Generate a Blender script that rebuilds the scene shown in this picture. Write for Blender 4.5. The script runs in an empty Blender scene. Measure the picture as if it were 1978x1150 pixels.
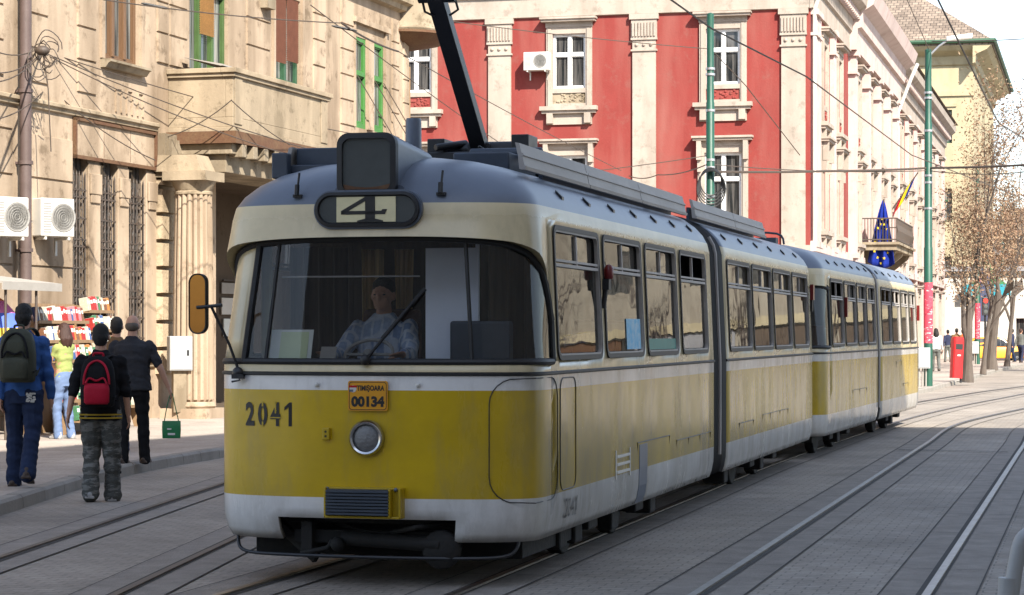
import bpy, math, random
from mathutils import Vector, Matrix
R = math.radians
random.seed(7)
SC = bpy.context.scene
COL = SC.collection
# ---------------------------------------------------------------- camera model
FPX, CX, HY, CAMH = 4400.0, 989.0, 643.0, 1.68
def W(px, py, Y):
    return Vector(((px-CX)/FPX*Y, Y, CAMH-(py-HY)/FPX*Y))
def G(px, py, z=0.0):
    Y = (CAMH-z)*FPX/(py-HY)
    return Vector(((px-CX)/FPX*Y, Y, z))
class Plane:
    """vertical plane: origin o, unit direction a, outward normal n"""
    def __init__(s, o, a, n): s.o, s.a, s.n = o, a, n
    def at(s, px, py, d=0.0):
        k = (px-CX)/FPX
        bx, by = s.o[0]+s.n[0]*d, s.o[1]+s.n[1]*d
        t = -(bx-k*by)/(s.a[0]-k*s.a[1])
        Y = by+s.a[1]*t
        return t, CAMH+(HY-py)/FPX*Y
# ---------------------------------------------------------------- materials
def _nt(name):
    m = bpy.data.materials.new(name); m.use_nodes = True
    nt = m.node_tree; nt.nodes.clear()
    out = nt.nodes.new('ShaderNodeOutputMaterial')
    return m, nt, out
def N(nt, t, **kw):
    n = nt.nodes.new(t)
    for k, v in kw.items(): setattr(n, k, v)
    return n
def coords(nt, scale=(1,1,1), rot=(0,0,0)):
    tc = N(nt, 'ShaderNodeTexCoord'); mp = N(nt, 'ShaderNodeMapping')
    mp.inputs['Scale'].default_value = scale; mp.inputs['Rotation'].default_value = rot
    nt.links.new(tc.outputs['Object'], mp.inputs['Vector'])
    return mp.outputs['Vector']
def noise(nt, vec, scale, detail=4, rough=.6):
    n = N(nt, 'ShaderNodeTexNoise'); n.inputs['Scale'].default_value = scale
    n.inputs['Detail'].default_value = detail; n.inputs['Roughness'].default_value = rough
    nt.links.new(vec, n.inputs['Vector']); return n.outputs['Fac']
def ramp(nt, fac, stops, const=False):
    r = N(nt, 'ShaderNodeValToRGB'); cr = r.color_ramp
    if const: cr.interpolation = 'CONSTANT'
    while len(cr.elements) < len(stops): cr.elements.new(.5)
    for e, (p, c) in zip(cr.elements, stops):
        e.position = p; e.color = (c[0], c[1], c[2], 1) if hasattr(c, '__len__') else (c, c, c, 1)
    nt.links.new(fac, r.inputs['Fac']); return r.outputs['Color']
def mix(nt, a, b, fac, mode='MIX'):
    m = N(nt, 'ShaderNodeMix', data_type='RGBA', blend_type=mode)
    for s, v in ((6, a), (7, b)):
        if hasattr(v, 'default_value'): nt.links.new(v, m.inputs[s])
        else: m.inputs[s].default_value = (v[0], v[1], v[2], 1)
    if hasattr(fac, 'default_value'): nt.links.new(fac, m.inputs[0])
    else: m.inputs[0].default_value = fac
    return m.outputs[2]
def bsdf(nt, out, col, rough=.6, metal=0, bump=None, bstr=.3, bdist=.02, spec=.5, coat=0):
    p = N(nt, 'ShaderNodeBsdfPrincipled')
    if hasattr(col, 'default_value'): nt.links.new(col, p.inputs['Base Color'])
    else: p.inputs['Base Color'].default_value = (col[0], col[1], col[2], 1)
    if hasattr(rough, 'default_value'): nt.links.new(rough, p.inputs['Roughness'])
    else: p.inputs['Roughness'].default_value = rough
    p.inputs['Metallic'].default_value = metal
    p.inputs['Specular IOR Level'].default_value = spec
    p.inputs['Coat Weight'].default_value = coat; p.inputs['Coat Roughness'].default_value = .12
    if bump is not None:
        b = N(nt, 'ShaderNodeBump'); b.inputs['Strength'].default_value = bstr; b.inputs['Distance'].default_value = bdist
        nt.links.new(bump, b.inputs['Height']); nt.links.new(b.outputs['Normal'], p.inputs['Normal'])
    nt.links.new(p.outputs['BSDF'], out.inputs['Surface'])
    return p
def dim(c, f): return (c[0]*f, c[1]*f, c[2]*f)
def pm(name, col, rough=.6, var=.2, scale=3, bump=.0, bscale=30, metal=0, stretch=(1,1,1), col2=None, spec=.5, bdist=.02, lo=.35, hi=.7):
    """general worn surface: two scales of noise move the colour, a third bumps it"""
    m, nt, out = _nt(name)
    v = coords(nt, stretch)
    f = noise(nt, v, scale, 6, .65)
    c = ramp(nt, f, [(lo, dim(col, 1-var)) if col2 is None else (lo, col2), (hi, dim(col, 1+var*.35))])
    c = mix(nt, c, dim(col, .8), noise(nt, v, scale*9, 3), 'MIX') if var > .12 else c
    bsdf(nt, out, c, rough, metal, noise(nt, v, bscale, 4) if bump else None, bump, bdist, spec)
    return m
def stucco(name, col, stain, scale=.6, streak=.5, lo=.42, hi=.62, bump=.35):
    """old painted plaster: big faded clouds, vertical rain streaks, fine grain"""
    m, nt, out = _nt(name)
    v = coords(nt); vs = coords(nt, (.75, .75, .13))
    c = ramp(nt, noise(nt, v, scale, 8, .7), [(.3, dim(col, .86)), (.5, col), (.75, dim(col, 1.1))])
    st = ramp(nt, noise(nt, vs, 1.5, 4, .55), [(lo+.04, 0.0), (hi+.14, streak*.8)])
    c = mix(nt, c, stain, st)
    pt = ramp(nt, noise(nt, v, scale*3.1, 8, .75), [(.54, 0.0), (.64, .6*streak)])
    lg = ramp(nt, noise(nt, coords(nt, (1, 1, .5)), scale*1.7, 5, .6), [(.56, 0.0), (.60, .35*streak)])
    c = mix(nt, c, dim(col, 1.18), lg)
    c = mix(nt, c, dim(stain, .75), pt)
    bsdf(nt, out, c, .9, 0, noise(nt, v, 14, 8, .7), bump, .02, .2)
    return m
def wood(name, col, stretch=(6,6,.6), rough=.6, var=.4):
    return pm(name, col, rough, var, 3, .15, 20, stretch=stretch)
def tram_paint(name, gloss=.22):
    m, nt, out = _nt(name)
    tc = N(nt, 'ShaderNodeTexCoord'); sx = N(nt, 'ShaderNodeSeparateXYZ'); nt.links.new(tc.outputs['Object'], sx.inputs[0])
    mt = N(nt, 'ShaderNodeMath', operation='DIVIDE'); mt.inputs[1].default_value = 3.2; nt.links.new(sx.outputs['Z'], mt.inputs[0])
    white, yel, cream, blue = (.78,.77,.75), (.57,.38,.004), (.65,.545,.335), (.125,.15,.195)
    c = ramp(nt, mt.outputs[0], [(0, white), (.585/3.2, yel), (1.297/3.2, white), (1.405/3.2, cream), (2.535/3.2, blue)], True)
    v = coords(nt); vs = coords(nt, (1.5, 1.5, .42))
    g = ramp(nt, noise(nt, v, 1.6, 7, .7), [(.3, .80), (.62, 1.0)])
    c = mix(nt, c, g, 1.0, 'MULTIPLY')
    d = ramp(nt, noise(nt, vs, 2.2, 7, .72), [(.5, 0.0), (.78, .42)])
    d = mix(nt, d, ramp(nt, mt.outputs[0], [(2.45/3.2, 1.0), (2.52/3.2, .12)]), 1.0, 'MULTIPLY')
    ab = N(nt, 'ShaderNodeMath', operation='ABSOLUTE'); nt.links.new(sx.outputs['X'], ab.inputs[0])
    mr = N(nt, 'ShaderNodeMapRange'); mr.inputs['From Min'].default_value = 1.02; mr.inputs['From Max'].default_value = 1.12; nt.links.new(ab.outputs[0], mr.inputs['Value'])
    dust_reflection = mix(nt, ramp(nt, noise(nt, vs, 1.1, 8, .72), [(.32, .22), (.66, .62)]), mr.outputs[0], 1.0, 'MULTIPLY')
    dust_reflection = mix(nt, dust_reflection, ramp(nt, mt.outputs[0], [(2.45/3.2, 1.0), (2.53/3.2, .1)]), 1.0, 'MULTIPLY')
    c = mix(nt, c, (.125,.098,.04), dust_reflection)  # side dust, with the olive tone of grazing reflections put into its colour
    c = mix(nt, c, (.20,.175,.13), d)
    # splash dirt thrown up from the street, strongest along the skirt
    lowz = ramp(nt, mt.outputs[0], [(.09, .55), (.2, .05)])
    dd = mix(nt, lowz, noise(nt, v, 5, 6, .75), 1.0, 'MULTIPLY')
    c = mix(nt, c, (.16,.14,.11), dd)
    rg = ramp(nt, noise(nt, vs, 1.7, 6, .7), [(.35, gloss*.62), (.7, gloss*1.5)])
    ch = ramp(nt, noise(nt, v, 24, 5, .7), [(.70, 0.0), (.73, .75)])
    ch = mix(nt, ch, ramp(nt, noise(nt, v, 1.7, 4), [(.46, 0.0), (.6, 1.0)]), 1.0, 'MULTIPLY')
    c = mix(nt, c, (.10,.06,.035), ch)
    rg = mix(nt, rg, (.36,.36,.36), ramp(nt, mt.outputs[0], [(2.42/3.2, 0.0), (2.50/3.2, 1.0)]))
    bsdf(nt, out, c, rg, 0, noise(nt, v, 2.0, 3), .05, .06, .5)
    return m
def glass(name, tint=(.72,.76,.74), rough=.01, dirt=.12):
    m, nt, out = _nt(name)
    fr = N(nt, 'ShaderNodeFresnel'); fr.inputs['IOR'].default_value = 1.5
    v = coords(nt)
    bp = N(nt, 'ShaderNodeBump'); bp.inputs['Strength'].default_value = .022; bp.inputs['Distance'].default_value = .05
    nt.links.new(noise(nt, v, 2.2, 1), bp.inputs['Height'])
    tr = N(nt, 'ShaderNodeBsdfTransparent'); tr.inputs['Color'].default_value = (*tint, 1)
    gl = N(nt, 'ShaderNodeBsdfGlossy'); gl.inputs['Roughness'].default_value = rough
    nt.links.new(bp.outputs['Normal'], gl.inputs['Normal'])
    df = N(nt, 'ShaderNodeBsdfDiffuse'); df.inputs['Color'].default_value = (.30,.28,.24, 1)
    ms = N(nt, 'ShaderNodeMixShader'); nt.links.new(fr.outputs[0], ms.inputs[0]); nt.links.new(tr.outputs[0], ms.inputs[1]); nt.links.new(gl.outputs[0], ms.inputs[2])
    dm = N(nt, 'ShaderNodeMixShader')
    nt.links.new(ramp(nt, noise(nt, v, 3, 6, .7), [(.35, dirt*.3), (.75, dirt)]), dm.inputs[0])
    nt.links.new(ms.outputs[0], dm.inputs[1]); nt.links.new(df.outputs[0], dm.inputs[2])
    nt.links.new(dm.outputs[0], out.inputs['Surface'])
    return m
def dark_pane(name, c1=(.012,.014,.016), c2=(.09,.085,.08), scale=9):
    """window of a dark room: glossy, with the folds of a curtain dimly behind it"""
    m, nt, out = _nt(name)
    v = coords(nt, (1, 1, .05))
    c = ramp(nt, noise(nt, v, scale, 3), [(.42, c1), (.62, c2)])
    bsdf(nt, out, c, .06, 0, noise(nt, coords(nt), 1.5, 1), .06, .05, .5)
    return m
def setts(name, c1, c2, mortar, sx, sy, rot=0, rough=.75, bump=.6, bw=.5, rh=.25, ms=.012, stain=0):
    m, nt, out = _nt(name)
    v = coords(nt, (sx, sy, 1), (0, 0, rot))
    b = N(nt, 'ShaderNodeTexBrick'); b.inputs['Color1'].default_value = (*c1, 1); b.inputs['Color2'].default_value = (*c2, 1)
    b.inputs['Mortar'].default_value = (*mortar, 1); b.inputs['Scale'].default_value = 1
    b.inputs['Brick Width'].default_value = bw; b.inputs['Row Height'].default_value = rh
    b.inputs['Mortar Size'].default_value = ms; b.inputs['Mortar Smooth'].default_value = .6
    w = N(nt, 'ShaderNodeMix', data_type='VECTOR'); w.inputs[0].default_value = .03
    nz = N(nt, 'ShaderNodeTexNoise'); nz.inputs['Scale'].default_value = 2.4; nt.links.new(v, nz.inputs['Vector'])
    nt.links.new(v, w.inputs[4]); nt.links.new(nz.outputs['Color'], w.inputs[5]); nt.links.new(w.outputs[1], b.inputs['Vector'])
    v2 = coords(nt)
    c = mix(nt, b.outputs['Color'], ramp(nt, noise(nt, v2, .35, 8, .7), [(.3, .62), (.7, 1.25)]), 1.0, 'MULTIPLY')
    c = mix(nt, c, ramp(nt, noise(nt, v2, 26, 4, .7), [(.3, .78), (.7, 1.15)]), 1.0, 'MULTIPLY')
    if stain: c = mix(nt, c, dim(c1, .55), ramp(nt, noise(nt, v2, .55, 9, .75), [(.52, 0.0), (.66, stain)])); c = mix(nt, c, dim(c1, 1.25), ramp(nt, noise(nt, v2, 1.3, 9, .8), [(.58, 0.0), (.70, stain*.7)]))
    h = mix(nt, b.outputs['Fac'], noise(nt, v2, 40, 5), .35)
    bsdf(nt, out, c, ramp(nt, noise(nt, v2, 3, 5), [(.3, rough-.15), (.7, rough+.1)]), 0, h, bump, -.012, .35)
    return m
M = {}
M['stone'] = stucco('pale_plaster', (.405,.315,.228), (.125,.085,.05), .6, 1.0, .36, .56)
M['stone_b'] = stucco('weathered_plaster', (.35,.28,.195), (.10,.075,.045), .9, .8, .38, .58)
M['quoin'] = stucco('rough_quoin_stone', (.46,.37,.255), (.11,.07,.04), 2.2, .9, .36, .55, 1.0)
M['stone_d'] = stucco('grimy_stone', (.32,.265,.19), (.08,.055,.03), 1.0, .9, .32, .54)
M['red'] = stucco('red_plaster', (.215,.040,.034), (.28,.11,.09), .45, .8, .40, .60, .35)
M['trim'] = stucco('pale_trim', (.37,.315,.265), (.19,.155,.12), .8, .7, .42, .62, .25)
M['pink'] = stucco('pale_pink_plaster', (.49,.395,.36), (.32,.17,.14), .5, .5, .45, .66, .2)
M['ochre'] = stucco('pale_yellow_plaster', (.40,.345,.225), (.24,.19,.11), .4, .5)
M['white_wall'] = stucco('white_plaster', (.55,.52,.47), (.33,.29,.25), .5, .3)
M['grey_wall'] = stucco('grey_plaster', (.27,.27,.28), (.15,.15,.15), .5, .4)
M['tile'] = setts('old_roof_tiles', (.17,.13,.10), (.28,.22,.17), (.05,.04,.035), 1, 1, 0, .9, .8, .4, .35, .03)
M['rust'] = pm('rusty_sheet_metal', (.095,.038,.018), .85, .6, 2.6, .3, 18, col2=(.17,.105,.05))
M['green_paint'] = pm('flaking_green_paint', (.06,.115,.03), .6, .35, 5, .2, 40)
M['green_b'] = pm('bright_green_paint', (.055,.20,.04), .5, .3, 4, .15, 40)
M['dk_green'] = pm('dark_green_paint', (.03,.09,.045), .55, .3, 5, .1, 40)
M['brown_wood'] = wood('brown_window_wood', (.16,.085,.04))
M['blind_o'] = setts('orange_slat_blind', (.50,.27,.09), (.42,.21,.07), (.15,.07,.03), 1, 1, 0, .7, .5, 30, .06, .008)
M['pane'] = dark_pane('window_pane')
M['pane_l'] = dark_pane('pale_window_pane', (.03,.035,.035), (.26,.26,.24), 6)
M['white_pvc'] = pm('white_window_paint', (.74,.74,.72), .4, .08, 5)
M['iron'] = pm('dark_wrought_iron', (.055,.05,.045), .6, .4, 12, .2, 60, col2=(.10,.055,.03))
M['pipe'] = pm('weathered_drain_pipe', (.12,.085,.078), .55, .35, 3, .1, 30, col2=(.07,.045,.038))
M['ac_white'] = pm('white_enamel', (.60,.59,.55), .4, .12, 4, stretch=(1,1,.4))
M['ac_grill'] = pm('grey_grille', (.30,.29,.27), .6, .2, 20)
M['black'] = pm('black_rubber', (.012,.012,.013), .55, .3, 8, .1, 40)
M['blackmetal'] = pm('black_painted_steel', (.02,.021,.024), .42, .3, 6, .1, 40)
M['under'] = pm('greasy_underframe', (.012,.011,.010), .8, .5, 6, .3, 25)
M['bluegrey'] = pm('blue_grey_paint', (.12,.145,.19), .38, .25, 3, .03, 10)
M['dkblue'] = pm('dark_blue_grey_paint', (.045,.06,.085), .5, .35, 5, .1, 20)
M['roofgrey'] = pm('dusty_grey_sheet', (.46,.425,.39), .6, .3, 2.5, .1, 20, stretch=(1,.4,1))
M['tram'] = tram_paint('tram_paint')
M['lining'] = pm('grey_interior_lining', (.22,.19,.15), .7, .2, 4)
M['seatm'] = pm('brown_seat_cloth', (.10,.045,.03), .9, .3, 20)
M['glass'] = glass('tram_side_glass', (.70,.70,.67), .012, .12)
M['wglass'] = glass('tram_front_glass', (.93,.94,.94), .008, .035)
M['chrome'] = pm('worn_chrome', (.55,.55,.55), .2, .15, 10, metal=1)
M['lens'] = pm('ribbed_lens', (.20,.20,.20), .18, .2, 30, .4, 60)
M['cream'] = pm('cream_sheet', (.68,.62,.38), .7, .12, 6)
M['signglass'] = pm('dark_sign_glass', (.085,.093,.09), .16, .4, 4, lo=.3, hi=.8)
M['ink'] = pm('black_paint', (.014,.013,.012), .5, .2, 20)
M['plate'] = pm('orange_plate', (.68,.30,.008), .4, .1, 6)
M['yellow'] = pm('yellow_paint', (.49,.335,.006), .4, .25, 6)
M['amber'] = pm('amber_mirror', (.24,.10,.010), .08, .15, 3, metal=.6)
M['redlamp'] = pm('red_lamp', (.16,.010,.010), .3, .2, 8)
M['steel'] = pm('polished_rail_steel', (.30,.28,.26), .40, .35, 6, .15, 30, metal=1, stretch=(1,1,1), col2=(.15,.125,.105))
M['rustrail'] = pm('dull_rail_steel', (.13,.105,.085), .6, .4, 6, .1, 30, metal=.3)
M['road'] = setts('stone_setts', (.33,.29,.245), (.295,.258,.217), (.185,.165,.14), 1, 1, R(14.4), .78, .6, .17, .105, .007, .6)
M['slab'] = pm('concrete_track_slab', (.30,.265,.228), .8, .45, 3.5, .7, 45)
M['joint'] = pm('tarry_joint', (.06,.055,.05), .9, .5, 6)
M['porch'] = stucco('shade_toned_porch_plaster', (.10,.075,.055), (.05,.035,.025), 1.0, .6)  # plaster darkened beyond its own tone: the recess's shade is in the colour
M['reflect_wall'] = stucco('grey_beige_plaster', (.30,.27,.215), (.16,.13,.10), .4, .7, .40, .6)
M['ground'] = pm('asphalt', (.28,.265,.25), .85, .3, .5, .3, 40)
M['pave'] = setts('paving_asphalt', (.40,.345,.295), (.365,.315,.27), (.25,.215,.185), 1, 1, R(8), .85, .3, 3.0, 2.2, .01, .4)
M['kerb'] = pm('kerb_stone', (.30,.275,.24), .8, .4, 2.5, .4, 25)
M['pole'] = pm('green_pole_paint', (.012,.078,.048), .42, .3, 4, .08, 20, stretch=(1,1,.4), col2=(.010,.05,.032))
M['poster'] = pm('torn_pink_poster', (.60,.045,.075), .7, .1, 9, lo=.38, hi=.41, col2=(.62,.50,.48), stretch=(.7,.7,2.2))
M['grey_box'] = pm('grey_cabinet_paint', (.42,.43,.43), .5, .25, 3, .1, 30)
M['bark'] = pm('grey_bark', (.115,.092,.075), .95, .5, 6, .7, 18, stretch=(1,1,.3))
M['leaf'] = pm('dry_brown_leaves', (.25,.145,.085), .8, .5, 1.2)
M['leaf2'] = pm('dry_tan_leaves', (.35,.245,.15), .8, .45, 1.2)
M['redpaint'] = pm('red_enamel', (.62,.014,.016), .35, .2, 3)
M['taxi'] = pm('orange_car_paint', (.75,.29,.012), .25, .08, 3)
M['tyre'] = pm('tyre_rubber', (.018,.018,.018), .85, .2, 20)
M['alloy'] = pm('alloy_rim', (.5,.5,.5), .35, .1, 8, metal=.8)
M['skin'] = pm('skin', (.46,.25,.165), .55, .12, 14)
M['hair_b'] = pm('black_hair', (.006,.005,.0045), .75, .4, 30, .5, 90)
M['hair_r'] = pm('auburn_hair', (.045,.016,.009), .6, .5, 20, .5, 60, stretch=(3,3,.5))
M['hair_g'] = pm('greying_hair', (.11,.085,.065), .6, .4, 40, .4, 90)
def cloth(name, col, var=.25, scale=5, rough=.9, col2=None, lo=.35, hi=.7, bump=.5, bs=7): return pm(name, col, rough, var, scale, bump, bs, col2=col2, spec=.15, lo=lo, hi=hi, bdist=.03)
M['blue_shirt'] = cloth('blue_cotton', (.045,.115,.33))
M['jeans_d'] = cloth('dark_blue_denim', (.022,.034,.075), .4, 4, col2=(.012,.018,.04))
M['jeans_l'] = cloth('light_blue_denim', (.14,.20,.34), .25, 3)
M['black_cloth'] = cloth('black_jersey', (.013,.013,.015), .3)
M['char_cloth'] = cloth('charcoal_quilting', (.035,.036,.042), .3, 4, bump=.8, bs=9)
M['camo'] = pm('dark_camouflage', (.17,.17,.16), .9, .2, 8, .5, 7, col2=(.014,.018,.016), spec=.15, lo=.51, hi=.55, bdist=.03, stretch=(.8,.8,2.6))
M['lime'] = cloth('lime_green_cotton', (.30,.35,.12), .15)
M['olive'] = cloth('olive_nylon', (.058,.062,.045), .25, 5, .6)
M['redcloth'] = cloth('red_nylon', (.42,.012,.035), .2, 5, .6)
M['yellowcloth'] = cloth('yellow_rib', (.50,.33,.04), .2)
M['plaid'] = setts('blue_plaid_shirt', (.36,.44,.58), (.20,.28,.45), (.55,.6,.68), 1, 1, 0, .9, .2, .07, .06, .012)
M['brown_cloth'] = cloth('brown_cotton', (.20,.12,.06))
M['navy_cloth'] = cloth('navy_cotton', (.03,.035,.07))
M['grey_cloth'] = cloth('grey_cotton', (.13,.135,.125))
M['orange_cloth'] = cloth('orange_cotton', (.55,.10,.03))
M['white_cloth'] = cloth('white_cotton', (.65,.63,.6), .1)
M['shoe'] = pm('brown_leather', (.05,.03,.02), .6, .3, 10)
M['trainer'] = pm('pale_trainer', (.35,.34,.33), .7, .3, 12)
M['bag_green'] = pm('green_plastic', (.012,.17,.055), .4, .2, 8, .3, 12)
M['curtain'] = wood('beige_curtain', (.80,.60,.30), (14,14,.4), .9, .55)
M['dkcurtain'] = wood('dark_brown_curtain', (.075,.055,.04), (12,12,.4), .9, .6)
M['skypatch'] = pm('pale_sky_patch', (.80,.85,.96), .5, .06, 2)
M['paper'] = pm('pale_paper', (.70,.72,.66), .8, .06, 5)
M['paper_g'] = pm('greenish_paper', (.60,.68,.40), .8, .06, 5)
M['wood'] = wood('plain_wood', (.27,.17,.09))
M['canvas'] = pm('grey_canvas', (.36,.335,.30), .85, .2, 3, .2, 20)
M['eu'] = cloth('blue_flag_cloth', (.012,.03,.25), .35, 4)
M['star'] = cloth('yellow_flag_cloth', (.65,.48,.02), .1)
M['flagred'] = cloth('red_flag_cloth', (.5,.02,.03), .15)
M['flagblue'] = cloth('deep_blue_flag_cloth', (.02,.04,.25), .15)
M['blueclock'] = pm('teal_shop_fascia', (.03,.30,.38), .5, .1, 4)
M['greenfascia'] = pm('green_shop_fascia', (.05,.20,.08), .5, .1, 4)
M['navy'] = pm('navy_sign_paint', (.03,.04,.09), .5, .1, 4)
M['posterblue'] = pm('blue_window_poster', (.10,.42,.66), .6, .5, 14, lo=.4, hi=.65, col2=(.62,.74,.78))
M['teal'] = pm('teal_strip', (.015,.22,.18), .5, .15, 5)
M['violet'] = pm('violet_strip', (.10,.09,.28), .6, .3, 9, col2=(.4,.4,.5), lo=.44, hi=.5)
BOOKC = [('red',(.42,.03,.025)),('cream',(.62,.55,.42)),('white',(.72,.70,.65)),('orange',(.60,.22,.05)),('brown',(.22,.10,.05)),('green',(.06,.20,.09)),('blue',(.06,.12,.30)),('pink',(.60,.22,.24))]
for n, c in BOOKC: M['book_'+n] = pm(n+'_book_cover', c, .6, .2, 30, lo=.55, hi=.6, col2=dim(c, .6))
for n, c in (('y',(.75,.50,.05)),('o',(.75,.25,.05)),('p',(.60,.16,.36)),('b',(.08,.14,.55))): M['par_'+n] = pm('parasol_cloth_'+{'y':'yellow','o':'orange','p':'pink','b':'blue'}[n], c, .8, .12, 4)
# ---------------------------------------------------------------- mesh builder
class MB:
    def __init__(s): s.v = []; s.f = []; s.m = []
    def add(s, vs, fs, m=0):
        b = len(s.v); s.v += [tuple(v) for v in vs]
        s.f += [tuple(b+i for i in f) for f in fs]; s.m += [m]*len(fs)
        return s
    def box(s, x0, x1, y0, y1, z0, z1, m=0):
        if x0 > x1: x0, x1 = x1, x0
        if y0 > y1: y0, y1 = y1, y0
        if z0 > z1: z0, z1 = z1, z0
        return s.add([(x0,y0,z0),(x1,y0,z0),(x1,y1,z0),(x0,y1,z0),(x0,y0,z1),(x1,y0,z1),(x1,y1,z1),(x0,y1,z1)],
            [(0,3,2,1),(4,5,6,7),(0,1,5,4),(1,2,6,5),(2,3,7,6),(3,0,4,7)], m)
    def quad(s, a, b, c, d, m=0): return s.add([a,b,c,d], [(0,1,2,3)], m)
    def loft(s, rings, m=0, close=True, caps=True):
        n = len(rings[0]); vs = [p for r in rings for p in r]; fs = []
        for i in range(len(rings)-1):
            for j in range(n if close else n-1):
                k = (j+1) % n
                fs.append((i*n+j, i*n+k, (i+1)*n+k, (i+1)*n+j))
        if caps and close:
            fs.append(tuple(reversed(range(n)))); fs.append(tuple((len(rings)-1)*n+j for j in range(n)))
        return s.add(vs, fs, m)
    def tube(s, pts, r, n=8, m=0, flat=1.0, up=None):
        pts = [Vector(p) for p in pts]; rs = r if hasattr(r, '__len__') else [r]*len(pts); rings = []
        pu = None
        for i, p in enumerate(pts):
            t = (pts[min(i+1, len(pts)-1)]-pts[max(i-1, 0)])
            if t.length < 1e-9: t = Vector((0,0,1))
            t.normalize()
            if pu is None:
                u = Vector(up) if up else (Vector((0,0,1)) if abs(t.z) < .9 else Vector((1,0,0)))
            else: u = pu
            u = u - t*u.dot(t)
            if u.length < 1e-6: u = t.orthogonal()
            u.normalize(); pu = u; w = t.cross(u)
            rings.append([p + (u*math.cos(a)*flat + w*math.sin(a))*rs[i] for a in [2*math.pi*k/n for k in range(n)]])
        return s.loft(rings, m)
    def bar(s, p, q, w, h, m=0, up=(0,0,1)):
        p, q = Vector(p), Vector(q); t = (q-p).normalized(); u = Vector(up); u = u-t*u.dot(t)
        if u.length < 1e-6: u = t.orthogonal()
        u.normalize(); x = t.cross(u)
        c = [(-w/2,-h/2),(w/2,-h/2),(w/2,h/2),(-w/2,h/2)]
        return s.loft([[e + x*a + u*b for a, b in c] for e in (p, q)], m)
    def lathe(s, prof, c=(0,0,0), n=24, m=0, axis='z', a0=0, a1=2*math.pi):
        full = abs(a1-a0-2*math.pi) < 1e-6; cnt = n if full else n+1; rings = []
        for r, h in prof:
            ring = []
            for k in range(cnt):
                a = a0+(a1-a0)*k/n; ca, sa = r*math.cos(a), r*math.sin(a)
                p = {'z': (ca, sa, h), 'y': (ca, h, sa), 'x': (h, ca, sa)}[axis]
                ring.append((c[0]+p[0], c[1]+p[1], c[2]+p[2]))
            rings.append(ring)
        return s.loft(rings, m, full, full)
    def prism(s, poly, f, d0, d1, m=0):
        """poly of 2D points, f(a, b, d) -> 3D"""
        return s.loft([[f(a, b, d0) for a, b in poly], [f(a, b, d1) for a, b in poly]], m)
    def ell(s, c, r, m=0, nu=14, nv=9, rot=None):
        rings = []
        for i in range(nv+1):
            t = math.pi*(i+.001)/(nv+.002)
            ring = []
            for k in range(nu):
                a = 2*math.pi*k/nu
                p = Vector((r[0]*math.sin(t)*math.cos(a), r[1]*math.sin(t)*math.sin(a), -r[2]*math.cos(t)))
                if rot is not None: p = rot @ p
                ring.append(Vector(c)+p)
            rings.append(ring)
        return s.loft(rings, m)
    def cap(s, p0, p1, r0, r1, m=0, n=10):
        s.tube([p0, p1], [r0, r1], n, m); s.ell(p0, (r0,)*3, m, n, 6); s.ell(p1, (r1,)*3, m, n, 6); return s
    def build(s, name, mats, parent=None, smooth=False, ang=38):
        me = bpy.data.meshes.new(name); me.from_pydata(s.v, [], s.f)
        if not isinstance(mats, (list, tuple)): mats = [mats]
        for m in mats: me.materials.append(M[m] if isinstance(m, str) else m)
        if len(mats) > 1: me.polygons.foreach_set('material_index', s.m)
        me.validate(); me.update()
        if smooth: me.shade_smooth(); me.set_sharp_from_angle(angle=R(ang))
        o = bpy.data.objects.new(name, me); COL.objects.link(o)
        if parent is not None: o.parent = parent
        return o
def recalc(o):
    import bmesh
    b = bmesh.new(); b.from_mesh(o.data); bmesh.ops.recalc_face_normals(b, faces=b.faces); b.to_mesh(o.data); b.free(); return o
def tag(o, label, cat, group=None):
    o['label'] = label; o['category'] = cat
    if group: o['group'] = group
    return o
def struct(o, kind='structure'): o['kind'] = kind; return o
def empty(name, label, cat, loc=(0,0,0), rz=0, group=None):
    o = bpy.data.objects.new(name, None); COL.objects.link(o); o.location = loc; o.rotation_euler = (0,0,rz)
    o.empty_display_size = .2
    return tag(o, label, cat, group)
def kids(o): return [c for c in bpy.data.objects if c.parent == o]
def copy_tree(o, parent=None):
    c = o.copy(); COL.objects.link(c)
    if parent is not None: c.parent = parent
    for k in kids(o): copy_tree(k, c)
    return c
def bevel(o, w=.01, seg=2):
    b = o.modifiers.new('b', 'BEVEL'); b.width = w; b.segments = seg; b.limit_method = 'ANGLE'; b.angle_limit = R(40); return o
def text_geo(body, size, bold=0.0):
    cu = bpy.data.curves.new('t', 'FONT'); cu.body = body; cu.size = size; cu.offset = bold; cu.resolution_u = 3
    o = bpy.data.objects.new('t', cu); COL.objects.link(o)
    dg = bpy.context.evaluated_depsgraph_get(); me = bpy.data.meshes.new_from_object(o.evaluated_get(dg))
    vs = [tuple(v.co) for v in me.vertices]; fs = [tuple(p.vertices) for p in me.polygons]
    bpy.data.objects.remove(o); bpy.data.curves.remove(cu); bpy.data.meshes.remove(me)
    return vs, fs
def text_fit(body, x0, x1, z0, z1, bold=0.0):
    vs, fs = text_geo(body, 1.0, bold)
    ax, bx = min(v[0] for v in vs), max(v[0] for v in vs); ay, by = min(v[1] for v in vs), max(v[1] for v in vs)
    return [(x0+(v[0]-ax)/(bx-ax)*(x1-x0), z0+(v[1]-ay)/(by-ay)*(z1-z0)) for v in vs], fs
def catmull(pts, n=8):
    P = [Vector(p) for p in pts]; out = []
    for i in range(len(P)-1):
        a, b, c, d = P[max(i-1,0)], P[i], P[i+1], P[min(i+2,len(P)-1)]
        for k in range(n):
            t = k/n
            out.append(.5*((2*b)+(c-a)*t+(2*a-5*b+4*c-d)*t*t+(3*b-a-3*c+d)*t**3))
    return out+[P[-1]]
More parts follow.
